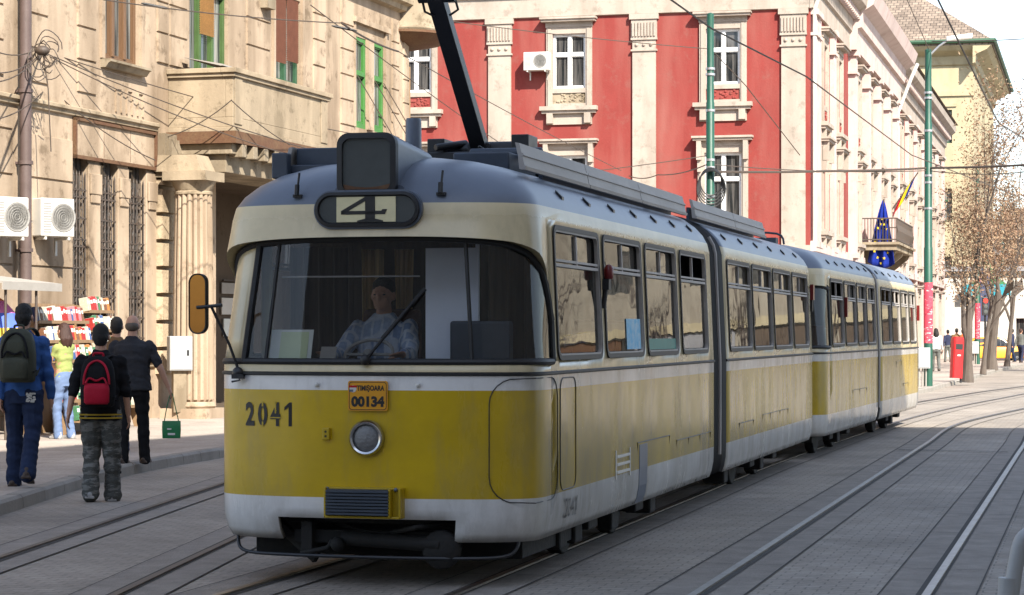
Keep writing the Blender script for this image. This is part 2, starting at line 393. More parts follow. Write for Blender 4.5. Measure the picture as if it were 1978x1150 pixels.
def lerp(a, b, t): return a+(b-a)*t
def interp(tab, z):
    if z <= tab[0][0]: return tab[0][1]
    for (a, va), (b, vb) in zip(tab, tab[1:]):
        if z <= b: return va+(vb-va)*(z-a)/(b-a)
    return tab[-1][1]
def sstep(a, b, x):
    t = max(0, min(1, (x-a)/(b-a))); return t*t*(3-2*t)
def offset_path(pts, d):
    """plan offset of a 3D polyline, positive = to the right of travel"""
    out = []
    for i, p in enumerate(pts):
        t = pts[min(i+1,len(pts)-1)]-pts[max(i-1,0)]; t.z = 0; t.normalize()
        out.append(p+Vector((t.y, -t.x, 0))*d)
    return out
def strip(mb, pts, d0, d1, z, m=0):
    a, b = offset_path(pts, d0), offset_path(pts, d1)
    vs = []
    for p, q in zip(a, b): vs += [(p.x,p.y,z), (q.x,q.y,z)]
    mb.add(vs, [(2*i, 2*i+1, 2*i+3, 2*i+2) for i in range(len(pts)-1)], m)
# ================================================================ TRAMS
WT = [(.30,1.085),(.36,1.108),(.45,1.125),(.6,1.13),(1.41,1.13),(2.45,1.085),(2.53,1.065),(2.61,1.02),(2.69,.945),(2.765,.84),(2.83,.68),(2.88,.47),(2.915,.24),(2.93,.02)]
def pw(z): return interp(WT, z)
ROOFZ = [2.45,2.53,2.61,2.69,2.765,2.83,2.88,2.915,2.93]
RTIP = [.05,.05,.09,.17,.30,.47,.72,1.05,1.45]
RA = [.45,.47,.5,.52,.55,.6,.6,.5,.2]
NS = 2.7
HALF = [0,4,9,14,20,26.4,33,40,47,54,61,67,73,78,82,86,90]
THS = [-t for t in reversed(HALF[1:])]+HALF
YE = .63
def npt(w, tip, a, th):
    s, c = math.sin(R(th)), max(0.0, math.cos(R(th)))
    return math.copysign(w*abs(s)**(2/NS), s), tip+a*(1-c**(2/NS))
def npath(w, tip, a, yend, nst=3, ys=None):
    core = [npt(w, tip, a, t) for t in THS]; y0 = tip+a
    st = [(w, y) for y in ys] if ys else [(w, y0+(yend-y0)*k/nst) for k in range(1, nst+1)]
    return [(-x, y) for x, y in reversed(st)]+core+st
def nose_y(x, z):
    w = pw(z); q = min(1, abs(x)/w)
    return .45*(1-(1-q**NS)**(1/NS))
LIPH = .03
ZB = [(0,2.315),(.1,2.29),(.16,2.275),(.3,2.215),(.45,2.09),(.55,1.95),(.63,1.75)]
def grid(mb, rows, m=0, skip=None):
    n = len(rows[0]); b = len(mb.v); mb.v += [tuple(p) for r in rows for p in r]
    for i in range(len(rows)-1):
        for j in range(n-1):
            if skip and skip(i, j): continue
            mb.f.append((b+i*n+j, b+i*n+j+1, b+(i+1)*n+j+1, b+(i+1)*n+j)); mb.m.append(m)
def rrect(a0, a1, b0, b1, r, k=5):
    out = []
    for (ca, cb, s) in ((a1-r, b1-r, 0), (a0+r, b1-r, 90), (a0+r, b0+r, 180), (a1-r, b0+r, 270)):
        for i in range(k+1):
            t = R(s+90*i/k); out.append((ca+r*math.cos(t), cb+r*math.sin(t)))
    return out
def finish_shell(o):
    import bmesh
    b = bmesh.new(); b.from_mesh(o.data); bmesh.ops.remove_doubles(b, verts=b.verts, dist=.0015)
    bmesh.ops.recalc_face_normals(b, faces=b.faces)
    s = sum((1 if f.normal.x*f.calc_center_median().x > 0 else -1)*f.calc_area() for f in b.faces)
    if s < 0: bmesh.ops.reverse_faces(b, faces=b.faces)
    b.to_mesh(o.data); b.free(); o.data.shade_smooth(); o.data.set_sharp_from_angle(angle=R(40))
    sm = o.modifiers.new('s', 'SOLIDIFY'); sm.thickness = .03; sm.offset = -1; sm.material_offset = 1; sm.material_offset_rim = 1
    return o
def side_rows(): return [.30,.36,.45,.6,.9,1.2,1.41,1.518,2.392]
WZ0, WZ1 = 1.49, 2.42
def shell(name, root, y0, y1, wins, nose=False, rear=False):
    mb = MB()
    br = sorted(set([y0, y1]+[w[0]+.028 for w in wins]+[w[1]-.028 for w in wins]+([.9,1.3,1.7] if nose else [])))
    zs = side_rows()+ROOFZ
    for sg in (1, -1):
        rows = [[(sg*pw(z), y, z) for y in br] for z in zs]
        nz = len(side_rows())
        def skip(i, j):
            ym = (br[j]+br[j+1])/2
            if abs(zs[i]-1.518) < 1e-6 and any(w[0] < ym < w[1] for w in wins): return True
            if nose and i >= nz and ym < 1.7: return True
            return False
        grid(mb, rows, 0, skip)
    mb.quad((-.02, y0 if not nose else 1.7, 2.93), (.02, y0 if not nose else 1.7, 2.93), (.02, y1, 2.93), (-.02, y1, 2.93))
    if nose:
        zl = [.30,.36,.45,.52,.6,.8,1.0,1.2,1.30,1.41,1.483]
        rows = [[(x, y, z) for x, y in npath(pw(z), (.05 if z < .33 else .015 if z < .4 else 0), .45, YE)] for z in zl]
        nc = len(rows[0]); off = 3
        def skip(i, j): return zl[i+1] < .46 and all(abs(THS[min(max(k-off, 0), len(THS)-1)]) <= 26.5 for k in (j, j+1)) and off <= j < nc-off-1
        grid(mb, rows, 0, skip)
        base = npath(pw(2.3), .0, .45, YE)
        edge = []; 
        rows = []
        for t in (0, .12, .5, 1):
            r = []
            for k, (bx, by) in enumerate(base):
                zb = interp(ZB, by); z = zb+(2.45-zb)*t
                lip = LIPH*(1-sstep(.3, .63, by))*(1-t)
                path = npath(pw(z)+lip, .05-lip*1.3, .45+lip*1.3, YE)
                r.append((path[k][0], path[k][1], z))
            rows.append(r)
        grid(mb, rows)
        edge = rows[0]
        gt = glass_row(1.0)
        grid(mb, [edge, [(p[0], p[1], p[2]+.006) for p in gt]])
        rows = [[(x, y, z) for x, y in npath(pw(z), tp, a, 1.7, 6, [.5+.13/3,.5+.26/3,.63,.9,1.3,1.7] if z == 2.45 else None)] for z, tp, a in zip(ROOFZ, RTIP, RA)]
        grid(mb, rows)
    if rear:
        for i in range(1): pass
    o = finish_shell(mb.build(name, ['tram', 'lining'], root))
    # end walls
    for ye, on in ((y0, not nose), (y1, True)):
        if not on: continue
        poly = [(pw(z), z) for z in side_rows()+ROOFZ]; poly = poly+[(-x, z) for x, z in reversed(poly)]
        e = MB()
        sgn = 1 if ye == y1 else -1
        rings = [[(x*f, ye+sgn*d, 1.4+(z-1.4)*f) for x, z in poly] for f, d in ((1, 0), (.985, .03), (.95, .06 if not rear else .1))]
        e.loft(rings); recalc(e.build('end_wall', 'black' if not rear or ye == y0 else 'tram', root, True))
    return o
def glass_row(t):
    out = []
    base = npath(pw(2.3), 0, .45, YE)
    probe = npath(1.0, 0, .45, YE)
    for k, (bx, by) in enumerate(base):
        z1 = interp(ZB, by)+.004
        z = 1.486+(z1-1.486)*t; tt = (z-1.486)/.82
        tip = .012+.10*tt; w = pw(z)-.075*tt*(1-sstep(.2, .6, by))
        p = npath(w, tip, .47-tip*.6, YE)[k]
        out.append((p[0], min(p[1], YE), z))
    return out
def pane(name, root, c0, c1, rows, mat):
    mb = MB(); grid(mb, [r[c0:c1+1] for r in rows]); o = mb.build(name, mat, root, True, 80); return o
def tram_window(root, y0, y1, sg, open_top=False, label=None):
    X = lambda z, d: sg*(pw(z)+d)
    out, inn = rrect(y0, y1, WZ0, WZ1, .09), rrect(y0+.034, y1-.034, WZ0+.034, WZ1-.034, .065)
    mb = MB(); rings = [[(X(z, d), y, z) for y, z in P] for P, d in ((out, -.004), (out, .012), (inn, .012), (inn, -.03))]
    mb.loft(rings, 0, True, False)
    f = mb.build('window', 'black', root, True)
    s = MB(); o2, i2 = rrect(y0+.032, y1-.032, WZ0+.032, WZ1-.032, .067), rrect(y0+.046, y1-.046, WZ0+.046, WZ1-.046, .055)
    s.loft([[(X(z, d), y, z) for y, z in P] for P, d in ((o2, .004), (o2, .009), (i2, .009), (i2, -.02))], 0, True, False)
    zb = 2.135; ym = (y0+y1)/2
    def hb(ya, yb, za, zc, d0, d1):
        s.loft([[(X(z, d), ya, z) for z, d in ((za,d0),(zc,d0),(zc,d1),(za,d1))], [(X(z, d), yb, z) for z, d in ((za,d0),(zc,d0),(zc,d1),(za,d1))]])
    hb(y0+.055, y1-.055, zb, zb+.022, -.018, .007); hb(y0+.055, y1-.055, zb+.035, zb+.052, -.018, .003)
    hb(ym-.03, ym-.012, zb+.02, WZ1-.055, -.018, .004); hb(ym+.012, ym+.03, zb+.02, WZ1-.055, -.018, -.002)
    s.build('sash', 'roofgrey', f, True)
    g = MB(); zt = WZ1-.05
    g.quad((X(WZ0+.05, -.015), y0+.05, WZ0+.05), (X(WZ0+.05, -.015), y1-.05, WZ0+.05), (X(zb, -.015), y1-.05, zb), (X(zb, -.015), y0+.05, zb))
    if not open_top:
        a = .012
        g.quad((X(zb, -.012-a), y0+.05, zb), (X(zb, -.012), ym, zb), (X(zt, -.012), ym, zt), (X(zt, -.012-a), y0+.05, zt))
        g.quad((X(zb, -.02), ym, zb), (X(zb, -.02-a), y1-.05, zb), (X(zt, -.02-a), y1-.05, zt), (X(zt, -.02), ym, zt))
    g.build('glass', 'glass', f)
    return f
def belt(root, y1, y0=None, name='belt_trim', z=1.408):
    mb = MB()
    if y0 is None:
        p = npath(pw(z)+.003, -.003, .453, YE); mb.tube([(-pw(z)-.003, y1, z)]+[(x, y, z) for x, y in p]+[(pw(z)+.003, y1, z)], .013, 6)
    else:
        for s in (1, -1): mb.tube([(s*(pw(z)+.003), y0, z), (s*(pw(z)+.003), y1, z)], .013, 6)
    return mb.build(name, 'black', root, True)
def front_glazing(root, wiper=True, left=0):
    rows = [glass_row(t) for t in (0, .2, .4, .6, .8, .92, 1)]
    i33 = [k for k, t in enumerate(THS) if t == 33][0]+3; j33 = [k for k, t in enumerate(THS) if t == -33][0]+3; n = len(rows[0])
    k0 = ([k for k, t in enumerate(THS) if t == left][0]+3) if left else 0
    if left:
        rr_ = [[(p[0]*1.004, p[1]-.004, p[2]) for p in r[:k0+1]] for r in rows]; q = MB(); grid(q, rr_); o = q.build('corner_pillar', 'tram', root, True, 80); sm = o.modifiers.new('s','SOLIDIFY'); sm.thickness = .012; sm.offset = -1
    for a, b in ((k0, j33), (j33, i33), (i33, n-1)): pane('windscreen', root, a, b, rows, 'wglass')
    mb = MB()
    for k in (j33, i33): mb.tube([r[k] for r in rows], .014, 6)
    mb.tube(rows[0], .024, 8); mb.tube([(p[0], p[1], p[2]-.01) for p in rows[-1]], .026, 8)
    for k in (k0, n-1): mb.tube([r[k] for r in rows], .026, 6)
    mb.build('windscreen_seal', 'black', root, True)
    if wiper:
        w = MB(); kk = [k for k, t in enumerate(THS) if t == 0][0]+3
        def onglass(x, z):
            t = (z-1.486)/(2.315-1.486); r = glass_row(t)
            best = min(range(len(r)-1), key=lambda i: abs((r[i][0]+r[i+1][0])/2-x))
            return Vector((x, r[best][1]-.03, z))
        a, b = (.0+.012, 1.50), (.40, 1.97)
        w.tube([onglass(*a), onglass(lerp(a[0], b[0], .5), lerp(a[1], b[1], .5)), onglass(lerp(a[0],b[0],.8), lerp(a[1],b[1],.8))], [.011,.009,.007], 6)
        w.tube([onglass(.12, 1.64)+Vector((0,.01,0)), onglass(*b)+Vector((0,.01,0))], .014, 6)
        w.ell(onglass(*a)+Vector((0,-.005,0)), (.035,.03,.035)); w.build('wiper', 'black', root, True)
    return rows
def interior(root, y0, y1, seats=True):
    mb = MB(); mb.box(-1.06, 1.06, y0, y1, .80, .86); mb.box(-1.02, 1.02, y0, y1, .33, .8)
    mb.build('floor', 'under', root)
    if seats:
        y = y0+(.9 if y0 > 1 else 1.6)
        while y < y1-.5:
            for x in (-.78, -.34, .40, .80):
                s = MB(); s.box(x-.2, x+.2, y-.2, y+.2, 1.22, 1.30); s.box(x-.2, x+.2, y+.17, y+.23, 1.28, 1.78); s.box(x-.04, x+.04, y-.03, y+.05, .86, 1.22)
                bevel(s.build('seat', 'seatm', root), .03)
            y += .82
def bogie(root, y):
    mb = MB(); 
    for dy in (-.9, .9):
        for sx in (-.72, .72): mb.lathe([(.0,-.07),(.30,-.07),(.33,-.03),(.33,.06),(0,.06)], (sx, y+dy, .335), 20, 0, 'x')
    mb.box(-.93, -.83, y-1.25, y+1.25, .28, .5); mb.box(.83, .93, y-1.25, y+1.25, .28, .5)
    for dy in (-.9, .9): mb.box(.8, 1.0, y+dy-.16, y+dy+.16, .2, .42); mb.box(-1.0, -.8, y+dy-.16, y+dy+.16, .2, .42)
    mb.box(.86, .98, y-.12, y+.12, .12, .34); mb.box(-.7, .7, y-.3, y+.3, .25, .55)
    return bevel(mb.build('bogie', 'under', root), .015)
def bellows(root, y0, y1):
    poly = [(pw(z), z) for z in side_rows()+ROOFZ]; poly += [(-x, z) for x, z in reversed(poly)]
    rings = []; n = 6
    for k in range(n*2+1):
        y = y0+(y1-y0)*k/(n*2); f = .985 if k % 2 == 0 else .935
        rings.append([(x*f, y, 1.5+(z-1.5)*(f+.012)) for x, z in poly])
    mb = MB(); mb.loft(rings); recalc(mb.build('bellows', 'black', root, True, 60))
    for s in (1, -1):
        mb = MB(); mb.tube([(s*(pw(z)*1.002+.004), (y0+y1)/2-.06, z) for z in [.5,.8,1.41,2.0,2.45,2.53,2.61]], .018, 6)
        mb.build('bellows_rim', 'roofgrey', root, True)
def roof_studs(root, ya, yb, n):
    for k in range(n):
        y = ya+(yb-ya)*(k+.5)/n
        for s in (1, -1):
            x, z = .985, 2.652
            mb = MB(); mb.loft([[(s*(x+a), y+b, z-a*1.0+h) for a, b in ((-.025,-.03),(.025,-.03),(.025,.03),(-.025,.03))] for h in (-.01,.018)]); mb.build('roof_vent', 'blackmetal', root)
def seam(mb, pts, r=.0045): mb.tube(pts, r, 5)
def hatch_seams(root, specs):
    for y0, y1, z0, z1 in specs:
        for sg in (1, -1):
            mb = MB(); P = [(sg*(pw(z)+.002), y, z) for y, z in ((y0,z0),(y0,z1),(y1,z1),(y1,z0))]; seam(mb, P); mb.build('hatch_outline', 'ink', root)
def stencil(root, name, body, f, mat, x0, x1, z0, z1, bold=0.0):
    vs, fs = text_fit(body, x0, x1, z0, z1, bold); mb = MB(); mb.add([f(a, b) for a, b in vs], fs); return mb.build(name, mat, root)

TO = Vector((-.975, 15.045, 0)); TA = -R(14.4)
XH, YH = Vector((math.cos(TA), math.sin(TA), 0)), Vector((-math.sin(TA), math.cos(TA), 0))
def TL(x, y, z=0): return TO+XH*x+YH*y+Vector((0,0,z))
tram = empty('articulated_tram', 'yellow and cream articulated tram with grey roof, route 4 sign and raised current collector', 'tram', TO, TA)
W1 = [(.78,2.24),(2.37,3.85),(4.0,5.43),(5.61,7.0)]
W2 = [(8.29,9.88),(9.98,11.5),(11.62,13.18),(13.32,14.82)]
shell('front_body', tram, YE, 7.3, W1, nose=True)
shell('rear_body', tram, 8.05, 15.1, W2, rear=True)
for k, w in enumerate(W1): tram_window(tram, *w, 1, k == 3); tram_window(tram, *w, -1)
for w in W2: tram_window(tram, *w, 1); tram_window(tram, *w, -1)
bellows(tram, 7.3, 8.05)
belt(tram, 7.3); belt(tram, 15.1, 8.05)
front_glazing(tram, True, -47)
interior(tram, .75, 7.28); interior(tram, 8.06, 15.08)
bogie(tram, 3.4); bogie(tram, 11.6)
roof_studs(tram, 1.0, 7.2, 7); roof_studs(tram, 8.2, 15, 6)
hatch_seams(tram, [(3.55,4.95,.31,.80),(5.3,5.9,.31,.74),(5.9,6.5,.31,.74),(6.5,7.1,.31,.74),(8.9,9.9,.31,.75),(10.6,11.2,.31,.78),(11.2,12.0,.31,.78),(12.0,12.7,.31,.78)])
# rounded access panels at the front corners: an outline wrapped round the nose
for sg in (1,):
    mb = MB()
    for (xa, xb, za, zb) in ((.83, 1.42, .56, 1.38),):
        out = rrect(xa, xb, za, zb, .17, 6); out.append(out[0]); pts = []
        for s, z in out:   # s runs round the corner as arc length
            if s < 1.06: x, y = s, nose_y(s, z)-.002
            else: x, y = pw(z)+.002, .40+(s-1.06)
            if s >= .98 and s < 1.12: x = pw(z)*(1-.016*(1.12-s)/.14)+.002; y = lerp(nose_y(.98, z), .46, (s-.98)/.14)
            pts.append((sg*x, y, z))
        seam(mb, pts, .004)
    mb.build('panel_outline', 'ink', tram, True); mb = MB()
    out = rrect(.84, 1.32, .60, 1.37, .09, 5); out.append(out[0]); seam(mb, [(sg*(pw(z)+.002), y, z) for y, z in out], .004)
mb.build('panel_outline', 'ink', tram, True)
# skirt details on the side
mb = MB(); zz_ = [.31,.36,.45,.6,.78]; mb.loft([[(pw(z)+d, y, z) for d, y in ((.004,3.62),(.004,3.95),(-.008,3.95),(-.008,3.62))] for z in zz_]); mb.build('skirt_patch', 'bluegrey', tram)
mb = MB()
for z in (.60,.66,.72): mb.box(pw(z), pw(z)+.012, 2.72, 3.2, z, z+.02)
mb.box(1.12, pw(.6)+.008, 2.68, 2.71, .56, .78); mb.box(1.12, pw(.6)+.008, 3.21, 3.24, .56, .78); mb.build('skirt_vent', 'ac_white', tram)
for k, ch in enumerate('204'): stencil(tram, 'side_number', ch, lambda a, b: (pw(b)+.009, a, b), 'ink', .98+k*.105, 1.05+k*.105, .40, .535, .0)
mb = MB(); mb.add([(pw(.4+b*.135)+.009, 1.30+a*.07, .4+b*.135) for a, b in ((.5,0),(.8,0),(.8,1),(.58,1),(.1,.80),(.1,.66),(.5,.80))],[tuple(range(7))]); mb.build('side_number','ink',tram)
# ---- front
for ch, xa, xb in (('2',-.872,-.80),('0',-.772,-.697),('4',-.675,-.598)): stencil(tram, 'fleet_number', ch, lambda a, b: (a, nose_y(a, b)-.004, b), 'ink', xa, xb, 1.055, 1.215, .035)
mb = MB(); mb.add([(-.575+a*.075, nose_y(-.55,1.13)-.006, 1.055+b*.16) for a, b in ((.5,0),(.82,0),(.82,1),(.58,1),(.1,.80),(.1,.66),(.5,.80))],[tuple(range(7))]); mb.build('fleet_number','ink',tram)
for xa, xb, za, zb in ((-.741,-.728,1.05,1.085),(-.741,-.728,1.185,1.22),(-.68,-.59,1.108,1.116),(-.641,-.630,1.14,1.22)):
    mb = MB(); mb.quad(*[(a, nose_y(a, b)-.0055, b) for a, b in ((xa,za),(xb,za),(xb,zb),(xa,zb))]); mb.build('stencil_gap','yellow',tram)
mb = MB(); z0 = 1.13
for xa in (-.735, -.64): pass
for (xa, za, w, h) in ((-.745, 1.175, .05, .008), (-.745, 1.08, .05, .008)): pass
pl = MB(); P = rrect(-.137, .137, 1.165, 1.362, .015, 3); pl.prism(P, lambda a, b, d: (a+.03, -.012-d, b), 0, .008); plate = pl.build('number_plate', 'plate', tram)
b_ = MB(); o, i = rrect(-.130,.130,1.171,1.356,.02,4), rrect(-.126,.126,1.175,1.352,.018,4); b_.loft([[(a+.03, -.0215, b) for a, b in o], [(a+.03, -.0215, b) for a, b in i]], 0, True, False)
b_.build('plate_border', 'ink', plate)
stencil(plate, 'plate_text', 'TIMIŞOARA', lambda a, b: (a, -.0218, b), 'ink', -.045, .145, 1.288, 1.335, .035)
stencil(plate, 'plate_number', '00134', lambda a, b: (a, -.0218, b), 'ink', -.085, .145, 1.19, 1.262, .055)
e = MB(); e.lathe([(0,-.0222),(.024,-.0222),(.024,-.0210),(0,-.0210)], (-.072,0,1.310), 16, 0, 'y'); e.box(-.1,-.045,-.0228,-.0212,1.318,1.332,1); e.box(-.095,-.07,-.0229,-.0213,1.29,1.305,2)
e.build('plate_emblem', ['ac_white','flagred','bluegrey'], plate)
h = MB(); h.lathe([(.085,.02),(.118,.02),(.122,-.005),(.118,-.03),(.105,-.046),(.092,-.040),(.088,-.02),(.085,.0)], (.02,0,.985), 32, 0, 'y'); hl = recalc(h.build('headlight', 'chrome', tram, True, 50))
h = MB(); h.lathe([(0,-.044),(.04,-.042),(.07,-.034),(.09,-.02),(.09,0),(0,0)], (.02,0,.985), 28, 0, 'y'); recalc(h.build('lens', 'lens', hl, True, 50))
s = MB(); s.box(-.285, -.235, -.03, .01, .97, 1.05); so = s.build('socket_box', 'yellow', tram); bevel(so, .006)
for zz in (.995, 1.025): s = MB(); s.lathe([(0,-.032),(.008,-.032),(.008,-.02),(0,-.02)], (-.26,0,zz), 8, 0, 'y'); s.build('socket_hole', 'ink', so)
for x in (-.33, .37):
    s = MB(); s.ell((x, -.005, 1.335), (.016,.014,.016)); s.build('stud', 'ac_white', tram, True)
g = MB(); g.box(-.25, .28, -.055, .0, .46, .66); g.box(-.25,.28,-.10,-.055,.46,.475); g.box(-.25,-.235,-.10,-.055,.46,.66); g.box(.2,.215,-.12,-.055,.47,.655); g.box(.265,.28,-.1,-.055,.46,.66)
gb = bevel(g.build('bumper_grille', 'yellow', tram), .004)
g = MB()
for k in range(8): g.box(-.225, .205, -.135, -.06, .485+k*.021, .498+k*.021)
g.box(-.23,.21,-.10,-.06,.48,.65); g.build('grille', 'dkblue', gb)
for x in (-.24, .235): g = MB(); g.ell((x, -.06, .65), (.014,.012,.014)); g.build('bolt', 'bluegrey', gb)
# underframe seen through the cut-out, coupler, bumper bar, guard pipe
u = MB(); u.box(-.95,.95,.5,2.2,.16,.44); u.box(-.6,.6,.22,.6,.40,.47); u.box(-.55,.45,.16,.3,.27,.36); u.box(-.48,-.40,.10,.5,.20,.42); u.bar((-.75,.3,.42),(-.4,.2,.16),.05,.07); u.tube([(-.2,.15,.31),(.5,.1,.28)],.05,10)
u.tube([(.1,.2,.34),(.35,.0,.40),(.5,.2,.42)],.018,6); u.tube([(-.3,.3,.40),(.2,.12,.27),(.62,.2,.33)],.02,6); u.lathe([(0,-.06),(.1,-.055),(.13,-.03),(.13,.02),(.06,.04),(.06,.3)], (.5,.12,.25), 20, 0, 'y')
u.tube([(-.48,.1,.2),(-.3,.12,.24),(-.25,.1,.3)],.02,6); u.ell((-.22,.1,.27),(.05,.05,.05)); bevel(u.build('coupler', 'under', tram, True), .008)
u = MB(); u.tube(catmull([(-.98,.28,.36),(-.98,.24,.27),(-.9,.17,.205),(-.6,.08,.195),(0,.03,.195),(.6,.08,.195),(.9,.17,.205),(.98,.24,.26),(.98,.28,.36)],5), .012, 8); u.build('guard_pipe', 'blackmetal', tram, True)
for y in (1.6, 2.1, 5.0, 9.0): u = MB(); u.box(.75,.98,y-.12,y+.12,.13,.33); bevel(u.build('equipment_box','under',tram),.02)
# ---- route sign and roof lamp box
def pill(x0, x1, z0, z1, yf, yb, r, ofs): 
    return [[(a, yf, b) for a, b in rrect(x0-ofs, x1+ofs, z0-ofs, z1+ofs, r+ofs, 8)], [(a, yb, b) for a, b in rrect(x0-ofs, x1+ofs, z0-ofs, z1+ofs, r+ofs, 8)]]
mb = MB(); mb.loft(pill(-.315,.345,2.41,2.58,.02,.35,.084,.045)); rs = recalc(mb.build('route_sign', 'bluegrey', tram, True))
mb = MB(); a_, b_, c_ = rrect(-.345,.375,2.38,2.61,.112,8), rrect(-.325,.355,2.40,2.59,.094,8), rrect(-.315,.345,2.41,2.58,.085,8)
mb.loft([[(a,.025,b) for a,b in a_],[(a,-.008,b) for a,b in a_],[(a,-.012,b) for a,b in b_],[(a,.012,b) for a,b in c_]],0,True,False); recalc(mb.build('sign_seal','black',rs,True))
mb = MB(); mb.prism(rrect(-.316,.346,2.409,2.581,.085,8), lambda a,b,d:(a,d,b), .008, .02); mb.build('sign_pane','signglass',rs)
mb = MB(); mb.box(-.195,.215,.002,.008,2.412,2.578); mb.build('sign_blind','cream',rs)
mb = MB(); F = lambda a, b, d: (-.195+a*.40, d, 2.412+b*.166)
for poly in ([(.50,.10),(.67,.10),(.67,1),(.50,1)], [(.50,1),(.08,.44),(.08,.30),(.21,.44),(.50,.83)], [(.08,.30),(.84,.30),(.88,.50),(.80,.50),(.78,.44),(.08,.44)], [(.36,.0),(.81,.0),(.81,.05),(.67,.13),(.50,.13),(.36,.05)]):
    mb.prism(poly, F, -.001, .002)
mb.build('route_number','ink',rs)
mb = MB(); P = rrect(-.20,.20,2.585,3.0,.07,6)
mb.loft([[(a,.12,b) for a,b in P],[(a,.06,b) for a,b in rrect(-.195,.195,2.59,2.995,.075,6)]]+[]); mb.loft([[(a,.12,b) for a,b in P],[(a*.95,.95,2.6+(b-2.6)*.86) for a,b in P]])
mb.loft([[(a, y, z) for a, z in rrect(-.24,.25,2.56,2.66,.04,3)] for y in (.10,.5)]); lb = recalc(mb.build('indicator_box','bluegrey',tram,True))
mb = MB(); a_, b_ = rrect(-.205,.205,2.58,3.005,.08,6), rrect(-.168,.168,2.617,2.968,.055,6)
mb.loft([[(a,.09,b) for a,b in a_],[(a,.035,b) for a,b in a_],[(a,.03,b) for a,b in b_],[(a,.06,b) for a,b in b_]],0,True,False); recalc(mb.build('indicator_seal','black',lb,True))
mb = MB(); mb.prism(rrect(-.175,.175,2.61,2.975,.06,6), lambda a,b,d:(a,d,b), .05,.06); mb.build('indicator_pane','signglass',lb)
mb = MB(); mb.prism([(-.16,2.63),(.16,2.63),(.16,2.665),(.08,2.648),(0,2.642),(-.08,2.648),(-.16,2.665)], lambda a,b,d:(a,d,b), .044,.05); mb.build('indicator_stripe','rust',lb)
mb = MB(); mb.lathe([(.058,2.9),(.056,3.16),(.05,3.185),(0,3.19)], (.035,1.0,0), 18); mb.lathe([(.07,2.94),(.07,2.965),(.05,2.97)],(.035,1.0,0),18); mb.build('roof_post','bluegrey',tram,True)
for x in (-.50, .50):
    mb = MB(); z = 2.72; mb.tube([(x,.075,2.60),(x+.01,.10,2.75)],.008,6); mb.tube([(x,.075,2.60),(x,.085,2.67)],.017,6); mb.box(x-.03,x+.03,.08,.16,2.585,2.605); mb.build('hook','ink',tram)
# ---- roof equipment
for sg in (1, -1):
    mb = MB()
    x = .86
    for ya, yb in ((.85,2.9),(2.92,5.0),(5.02,7.22),(7.75,10.3),(10.32,12.6)):
        prof = [(x-.02,2.805),(x+.025,2.80),(x+.03,2.825),(x+.016,2.83),(x+.002,2.895),(x+.012,2.90),(x+.008,2.915),(x-.004,2.918),(x-.022,2.985),(x-.05,2.99),(x-.03,2.90)]
        mb.loft([[(sg*a, y, z) for a, z in prof] for y in (ya, yb)])
    recalc(mb.build('roof_fascia','roofgrey',tram))
    for ya, yb in ((1.9,7.1),(8.1,12.5)): mb = MB(); mb.box(sg*.72,sg*.75,ya,yb,2.79,2.93); mb.build('fascia_shadow_strip','dkblue',tram)  # dark strip painting the shadow gap under the fascia
    for y in (2.0, 4, 6, 8.5, 10.5): mb = MB(); mb.bar((sg*.74, y, 2.90), (sg*.84, y, 2.93), .05, .04); mb.build('fascia_bracket','dkblue',tram)
mb = MB()
for k in range(9): mb.box(-.80,-.35,.9+k*.22,1.08+k*.22,2.86,2.985)
mb.box(-.85,-.3,.8,3.0,2.80,2.86); mb.box(-.92,-.80,.72,.80,2.76,2.94); bevel(mb.build('resistor_box','dkblue',tram),.01)
mb = MB(); mb.box(.18,.6,1.5,2.3,2.84,2.98); mb.box(-.6,.6,2.2,4.6,2.9,2.96); mb.tube([(.2,1.9,3.0),(.75,1.9,3.0)],.04,10); mb.box(.3,.55,3.6,4.4,2.95,3.05); bevel(mb.build('roof_equipment','dkblue',tram,True),.012)
mb = MB()
for x in (-.45,.45):
    mb.box(x-.04,x+.04,2.4,4.4,2.96,3.02)
    for y in (2.5,4.3): mb.lathe([(.05,2.94),(.065,2.96),(.04,2.98),(.065,3.0),(.04,3.02),(.05,3.05)],(x,y,0),12)
mb.box(-.5,.5,2.75,2.86,3.02,3.09); mb.box(-.5,.5,3.9,4.0,3.02,3.09); mb.tube([(-.42,2.95,3.12),(.42,2.95,3.12)],.06,12); mb.tube([(-.3,2.7,3.12),(-.12,2.95,3.17)],.03,8); mb.box(.28,.42,2.8,3.1,3.04,3.22); mb.box(-.40,-.26,2.8,3.1,3.04,3.2)
for x in (-.2,.2): mb.tube([(x,2.95,3.12),(x,3.7,3.14)],.035,8)
pant = bevel(mb.build('current_collector','blackmetal',tram,True),.008)
mb = MB(); A, B_ = Vector((.0,2.95,3.10)), Vector((-.03,1.78,4.16)); mb.bar(A, B_, .125, .10, 0, (0,1,0)); mb.bar(A+Vector((0,-.04,.0)), B_+Vector((0,-.02,.05)), .05,.05,0,(0,1,0)); mb.box(-.09,.09,2.86,3.04,3.05,3.16); mb.tube([A+Vector((.06,-.3,.02)),A+Vector((.16,-.1,-.06)),A+Vector((.24,.1,-.10))],.012,6)
bevel(mb.build('lower_arm','blackmetal',pant),.015)
mb = MB(); mb.tube([(-.16,1.78,4.16),(.12,1.78,4.16)],.05,12); mb.tube([(-.14,1.78,4.16),(-.12,1.8,4.05),(-.06,1.85,4.02)],.01,6); mb.tube([(.11,1.78,4.16),(.13,1.82,4.06),(.05,1.88,4.03)],.01,6)
for s in (-1,1): mb.tube([(-.02+s*.10,1.78,4.18),(s*.42,3.15,5.25)],.02,8)
